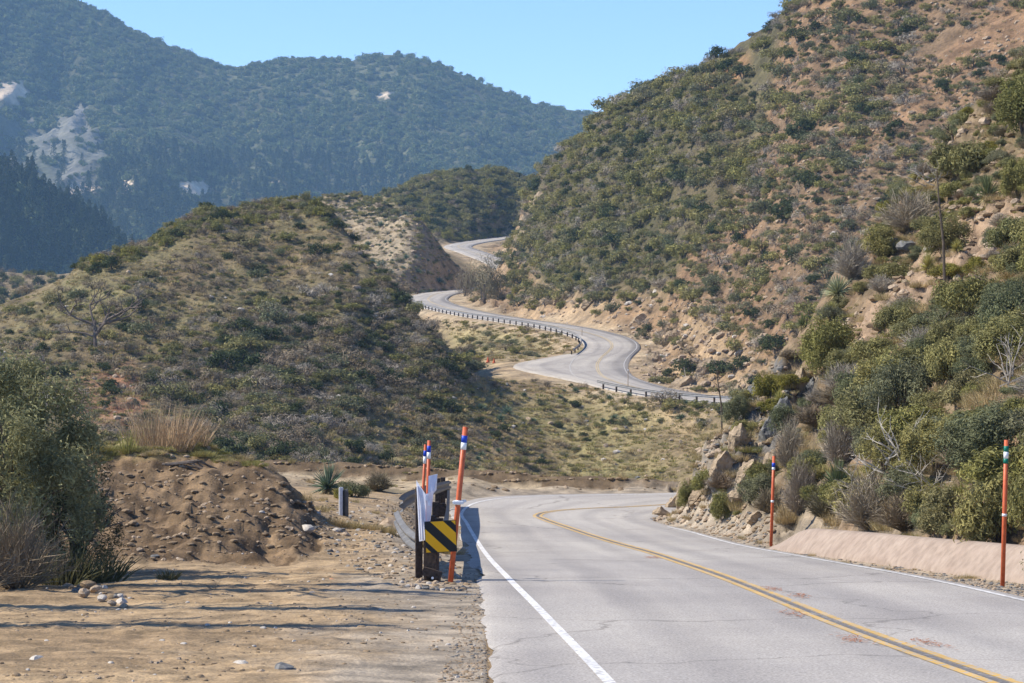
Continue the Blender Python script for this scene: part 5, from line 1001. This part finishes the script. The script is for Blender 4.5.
# yuccas, dead stalks, logs and grey rocks on the near right slope
for i, (px, py, rp, hp, mat, lb) in enumerate(((988, 206, 15, 26, 'yuc', 'big round green yucca high on the near right slope'), (838, 300, 20, 20, 'yucp', 'pale grey green yucca between the round shrubs'), (928, 274, 11, 18, 'yucy', 'yellowish yucca beside the tall dead stalk'), (832, 316, 14, 12, 'yucy', 'flat yellowish yucca below the pale one'), (838, 498, 20, 34, 'yuc', 'shaggy yucca with a straw skirt behind the curb'), (957, 266, 8, 12, 'yucy', 'small yellow yucca on the bare soil strip'), (780, 408, 9, 15, 'yucy', 'small yucca on top of the grey outcrop'), (803, 330, 9, 14, 'yuc', 'small green yucca at the foot of the yellow green shrub'))):
    b = hitl(px, py, 40, 130); r = rp*b.y/F; place('yucca', rosette_mesh(f'slope yucca {i}', 450+i, 260, mat, .026), b, (r, r, hp*b.y/F), lb, 'yucca', 'yuccas on the near right slope')
for px, py, tx, ty, r, lb in ((945, 300, 938, 168, .045, 'tall thin dead flower stalk rising from the bare soil strip'), (722, 425, 717, 365, .03, 'thin dead stalk above the left side of the rocky spur')):
    b = hitl(px, py, 50, 130); t = Vector(((tx-CX)/F*b.y, b.y+.2, (HY-ty)/F*b.y)); v = t-b; mb = MB(); mb.tube([Vector((0, 0, -.2)), v*.4+Vector((.05, 0, 0)), v*.75, v], [r, r*.85, r*.6, r*.3], 6); rg = random.Random(px)
    for k in range(14): f = rg.uniform(.55, .98); e_ = v*f; mb.tube([e_, e_+Vector((rg.uniform(-.3, .3), rg.uniform(-.3, .3), rg.uniform(.05, .25)))*(1.15-f)*1.6], [.012, .006], 4)
    tag(mb.build('dead_stalk', M['bark'], None, b), lb, 'dead stalk')
for i, (px, py, dx, dy, r, lb) in enumerate(((858, 172, 22, 8, .11, 'bleached fallen log high on the rocky slope'), (885, 163, 11, 8, .09, 'short bleached log right of the long log'), (600, 82, -14, -6, .16, 'pale dead log sticking out near the skyline'), (690, 383, -16, -10, .12, 'pale dead branch on the tan rock face'))):
    b = hitl(px, py, 60, 480)
    if b is None: continue
    s = b.y/F; v = Vector((dx*s, .3, -dy*s)); mb = MB(); rg = random.Random(i); r *= max(1, b.y/200); mb.tube([v*-.5+Vector((0, 0, .1)), Vector((0, 0, .2)), v*.5+Vector((0, 0, .12))], [r, r*.8, r*.4], 7); branch(mb, v*.2+Vector((0, 0, .15)), Vector((rg.uniform(-.5, .5), .2, .6)), v.length*.35, r*.4, 1, rg)
    tag(mb.build('fallen_log', M['bleach'], None, b), lb, 'log')
for i, (px, py, s, k, lb) in enumerate(((893, 252, .42, 2, 'tall grey boulder, left of the pair below the bare grey shrub'), (907, 246, .40, 2, 'blocky grey boulder, right of the pair below the bare grey shrub'), (932, 248, .3, 1, 'pale rock beside the olive shrub on the bare soil'), (833, 238, .5, 1, 'white rock alone on the orange rocky slope'), (982, 265, .3, 0, 'tan rock on the bare soil under the sage shrub'), (660, 358, 1.0, 1, 'pale pointed rock on the tan rock face'), (588, 305, .9, 1, 'white rock in the road cut above the guardrail'))):
    b = hitl(px, py, 50, 400)
    if b is not None: place('boulder', PR['stone'][k], b, (s, s*.9, s*(1.35 if 'upright' in lb or 'tall' in lb else .9)), lb, 'boulder', None, None, .1*s)
def crag_mesh(name, seed, mats):
    rng = random.Random(seed); bm = bmesh.new(); bmesh.ops.create_icosphere(bm, subdivisions=4, radius=1)
    tilt = Vector((rng.uniform(.3, .7), rng.uniform(-.3, .3), 1)).normalized()
    for k in range(20):
        nrm = Vector((rng.uniform(-1, 1), rng.uniform(-1, 1), rng.uniform(-.6, 1))).normalized(); d = rng.uniform(.5, .85)
        for v in bm.verts:
            q = v.co.dot(nrm)
            if q > d: v.co -= nrm*(q-d)*rng.uniform(.9, 1)
    P = np.array([v.co for v in bm.verts]); ly = P @ np.array(tilt)
    dsp = .10*ridged(P[:, 0]*2.2+seed, P[:, 1]*2.2+P[:, 2]*1.7, seed, 4)+.07*np.sign(np.sin(ly*17+3*fbm(P[:, 0]*2, P[:, 1]*2, seed, 2)))*.5+.05*fbm(P[:, 0]*7, P[:, 2]*7+P[:, 1]*5, seed, 3)
    for v, q in zip(bm.verts, dsp): v.co *= 1+float(q)
    me = bpy.data.meshes.new(name); bm.to_mesh(me); bm.free(); me.materials.append(M[mats]); return me
CR = [crag_mesh(f'crag {i}', 500+i, ('cragd', 'cragt', 'cragd', 'cragt')[i]) for i in range(4)]
for i, (px, py, w, h, k, lb) in enumerate(((783, 432, 15, 50, 0, 'upright dark slab at the top of the rocky spur'), (768, 440, 13, 30, 2, 'dark grey crag left of the upright slab'), (800, 400, 13, 36, 1, 'tan crag right above the upright dark slab'), (757, 398, 12, 26, 0, 'dark grey crag on the upper left of the spur'), (738, 448, 14, 30, 1, 'pale crag on the left face of the spur'), (722, 476, 14, 30, 3, 'tan crag above the dark hollow of the spur'), (716, 500, 12, 22, 0, 'dark crag low on the left face of the spur'), (748, 478, 14, 28, 3, 'tan crag in the middle of the spur'), (770, 470, 11, 26, 1, 'narrow pale crag below the upright slab'), (697, 502, 12, 18, 3, 'small tan crag near the foot of the spur'), (660, 516, 11, 15, 1, 'lowest small crag at the tip of the spur beside the road'), (673, 512, 12, 26, 3, 'tan crag just right of the lowest one at the spur tip'), (684, 505, 12, 30, 1, 'pale crag behind the low olive shrub at the spur tip'), (735, 512, 14, 20, 1, 'low pale crag at the roadside left of the blue-banded pole'), (755, 524, 10, 14, 3, 'small tan crag at the roadside next to the blue-banded pole'), (812, 388, 8, 16, 2, 'small dark crag under the big round olive shrub'))):
    b = hitl(px, py, 52, 92); s = b.y/F; place('crag', CR[k], b, (w*s, w*s*.9, h*s*.62), lb, 'rock', 'crags of the rocky spur', random.uniform(-.6, .6), -.12*h*s)
for i, (px, py, w, h, k, lb) in enumerate(((655, 362, 8, 24, 1, 'pointed tan crag above the guardrail end at the S bend'), (682, 386, 14, 26, 3, 'broad tan crag in the middle of the road cut face'), (672, 340, 10, 22, 1, 'tan crag under the grey brush above the S bend'), (704, 372, 11, 30, 3, 'tall tan crag on the right of the road cut face'), (735, 396, 12, 26, 1, 'tan crag where the road cut meets the near slope'), (590, 305, 9, 17, 3, 'tan crag in the road cut over the long guardrail'), (560, 300, 8, 14, 1, 'smaller tan crag left in the road cut over the long guardrail'), (541, 205, 9, 28, 1, 'pale crag on the cliff edge of the big hill'), (524, 238, 10, 26, 3, 'pale crag lower on the cliff edge of the big hill'), (512, 262, 8, 16, 1, 'pale crag beside the highest stretch of road'), (640, 320, 9, 16, 3, 'tan crag beside the outside of the S bend'), (760, 345, 10, 24, 1, 'tan crag high on the road cut under the scrub'))):
    b = hitl(px, py, 235, 560); s = b.y/F; place('crag', CR[k], b, (w*s*1.25, w*s*.8, h*s*.5), lb, 'rock', 'crags of the road cut', random.uniform(-.8, .8), .06*h*s)
# bleached branch tangle behind the curb
for i, (px, py, s, lb) in enumerate(((893, 492, 1.0, 'bleached dead branches tangled over the brown shrub behind the curb'), (868, 512, .7, 'smaller tangle of bleached branches low behind the curb'), (1004, 400, .8, 'grey dead branches among the large olive shrubs at the right edge'), (925, 505, .6, 'bleached branches between leafy shrubs behind the curb'), (930, 205, .8, 'arching bleached branches over the wide bare grey shrub'))):
    b = hitl(px, py, 40, 110); mb = MB(); rg = random.Random(60+i)
    for k in range(9): a = rg.uniform(0, PI2); branch(mb, Vector((rg.uniform(-.3, .3), -.2+rg.uniform(-.3, .1), rg.uniform(.1, .5)))*s, Vector((math.cos(a), -.3+.5*math.sin(a), rg.uniform(.1, 1))), s*rg.uniform(.5, .9), .02*s+.004, 2, rg, .5)
    tag(mb.build('dead_branches', M['bleach'], None, b+Vector((0, -.25, .1))), lb, 'branches')
# little things by the winding road
for i, (px, py, s, lb) in enumerate(((488, 364, .42, 'cone-shaped stand-in for low orange netting on the distant dirt turnout, left of two'), (494, 364, .36, 'cone-shaped stand-in for low orange netting on the distant dirt turnout, right of two'))):
    b = hitl(px, py, 262, 330); b = b or at(px, 290); root = empty('netting_cone', b); tag(root, lb, 'orange netting'); mb = MB(); mb.tube([(0, 0, .03), (0, 0, .5), (0, 0, 1.0)], [.34, .2, .08], 10); mb.build('cone', M['orange'], root); mb = MB(); mb.box((0, 0, .02), (.8, .8, .06)); mb.build('base', M['orange'], root); root.scale = (s*1.6, s*1.6, s*1.6)  # cone shapes stand in for low orange netting
b = hitl(476, 362, 262, 340)
if b is not None:
    mb = MB(); mb.box((0, 0, .22), (1.1, .35, .45), None, 0, .06); mb.box((.2, .05, .5), (.6, .3, .2), None, 0, .05); mb.box((-.35, 0, .48), (.3, .3, .12), None, 0, .04); tag(mb.build('debris_heap', M['clod'], None, b), 'low dark heap left of the orange netting on the distant turnout', 'heap')
for px, py, ty, lb in ((628, 389, 368, 'thin marker pole at the end of the near mid-road guardrail'), (582, 337, 328, 'thin marker pole inside the curve of the long guardrail')):
    b = hitl(px, py, 230, 360); h = (py-ty)/F*b.y; root = empty('marker_pole', b); tag(root, lb, 'marker pole'); mb = MB(); mb.tube([(0, 0, -.2), (0, 0, h*.55), (.02, 0, h)], .045, 6); mb.build('shaft', M['rock'], root); mb = MB(); mb.tube([(.018, 0, h*.86), (.02, 0, h*.93)], .05, 6); mb.build('reflective_band', M['tapew'], root)
# slender trees just outside the left edge: their shadows stripe the dirt
for i, (x, y, h, r, lb) in enumerate(((-9.6, 35.2, 8.8, .20, 'slim half-bare tree outside the left edge, tallest of its row'), (-9.0, 33.6, 8.2, .22, 'slim half-bare tree outside the left edge, second nearest'), (-8.8, 30.0, 7.4, .17, 'slim half-bare tree outside the left edge, nearest of the row'), (-10.4, 38.8, 8.0, .14, 'slim half-bare tree outside the left edge behind the big bush'), (-8.2, 27.0, 6.6, .17, 'short half-bare tree outside the left edge beside the bottom corner'))):
    z = zat(x, y); root = empty('slender_tree', (x, y, z)); tag(root, lb, 'tree', 'slender trees along the left edge'); mb = MB(); rg = random.Random(80+i); mb.tube([(0, 0, -.3), (.1, 0, h*.4), (-.05, .05, h*.75), (.05, 0, h)], [r, r*.8, r*.5, r*.15], 8)
    for k in range(9): f = rg.uniform(.3, .95); a = rg.uniform(0, PI2); branch(mb, Vector((0, 0, h*f)), Vector((math.cos(a), math.sin(a), .7)), h*.16*(1.2-f)+.25, r*.3, 1, rg)
    mb.build('trunk', M['bark'], root); rng = np.random.default_rng(90+i); n = 2600; c = rng.uniform(.35, 1, n); K = np.stack([rng.normal(size=n)*.30*(1.25-c), rng.normal(size=n)*.30*(1.25-c), c*h], 1); nr = unit(n, rng); V, Fc = quads(K, nr, .06, .6, rng); link('crown', np_mesh('slender crown', V, Fc, M['leaf']), root)
HAZE = .00013
# ------------------------------------------------------------------ air
hm = bpy.data.materials.new('air'); hm.use_nodes = True; hn = hm.node_tree; hn.nodes.clear()
ho = hn.nodes.new('ShaderNodeOutputMaterial'); pv = hn.nodes.new('ShaderNodeVolumePrincipled'); pv.inputs['Density'].default_value = HAZE; pv.inputs['Color'].default_value = (.41, .69, 1, 1)
pv.inputs['Density Attribute'].default_value = ''; pv.inputs['Anisotropy'].default_value = .0
hn.links.new(pv.outputs[0], ho.inputs['Volume'])
zmin = min(float(Zg.min()), float(MZ.min()))-1.5; zmax = max(float(MZ.max()), float(Zg.max()))+28
hb = MB(); hb.box((0, 1440, (zmin+zmax)/2), (3400, 3000, zmax-zmin)); tag(hb.build('haze', hm), 'thin blue haze in the air over the valley', 'haze', None, 'stuff')
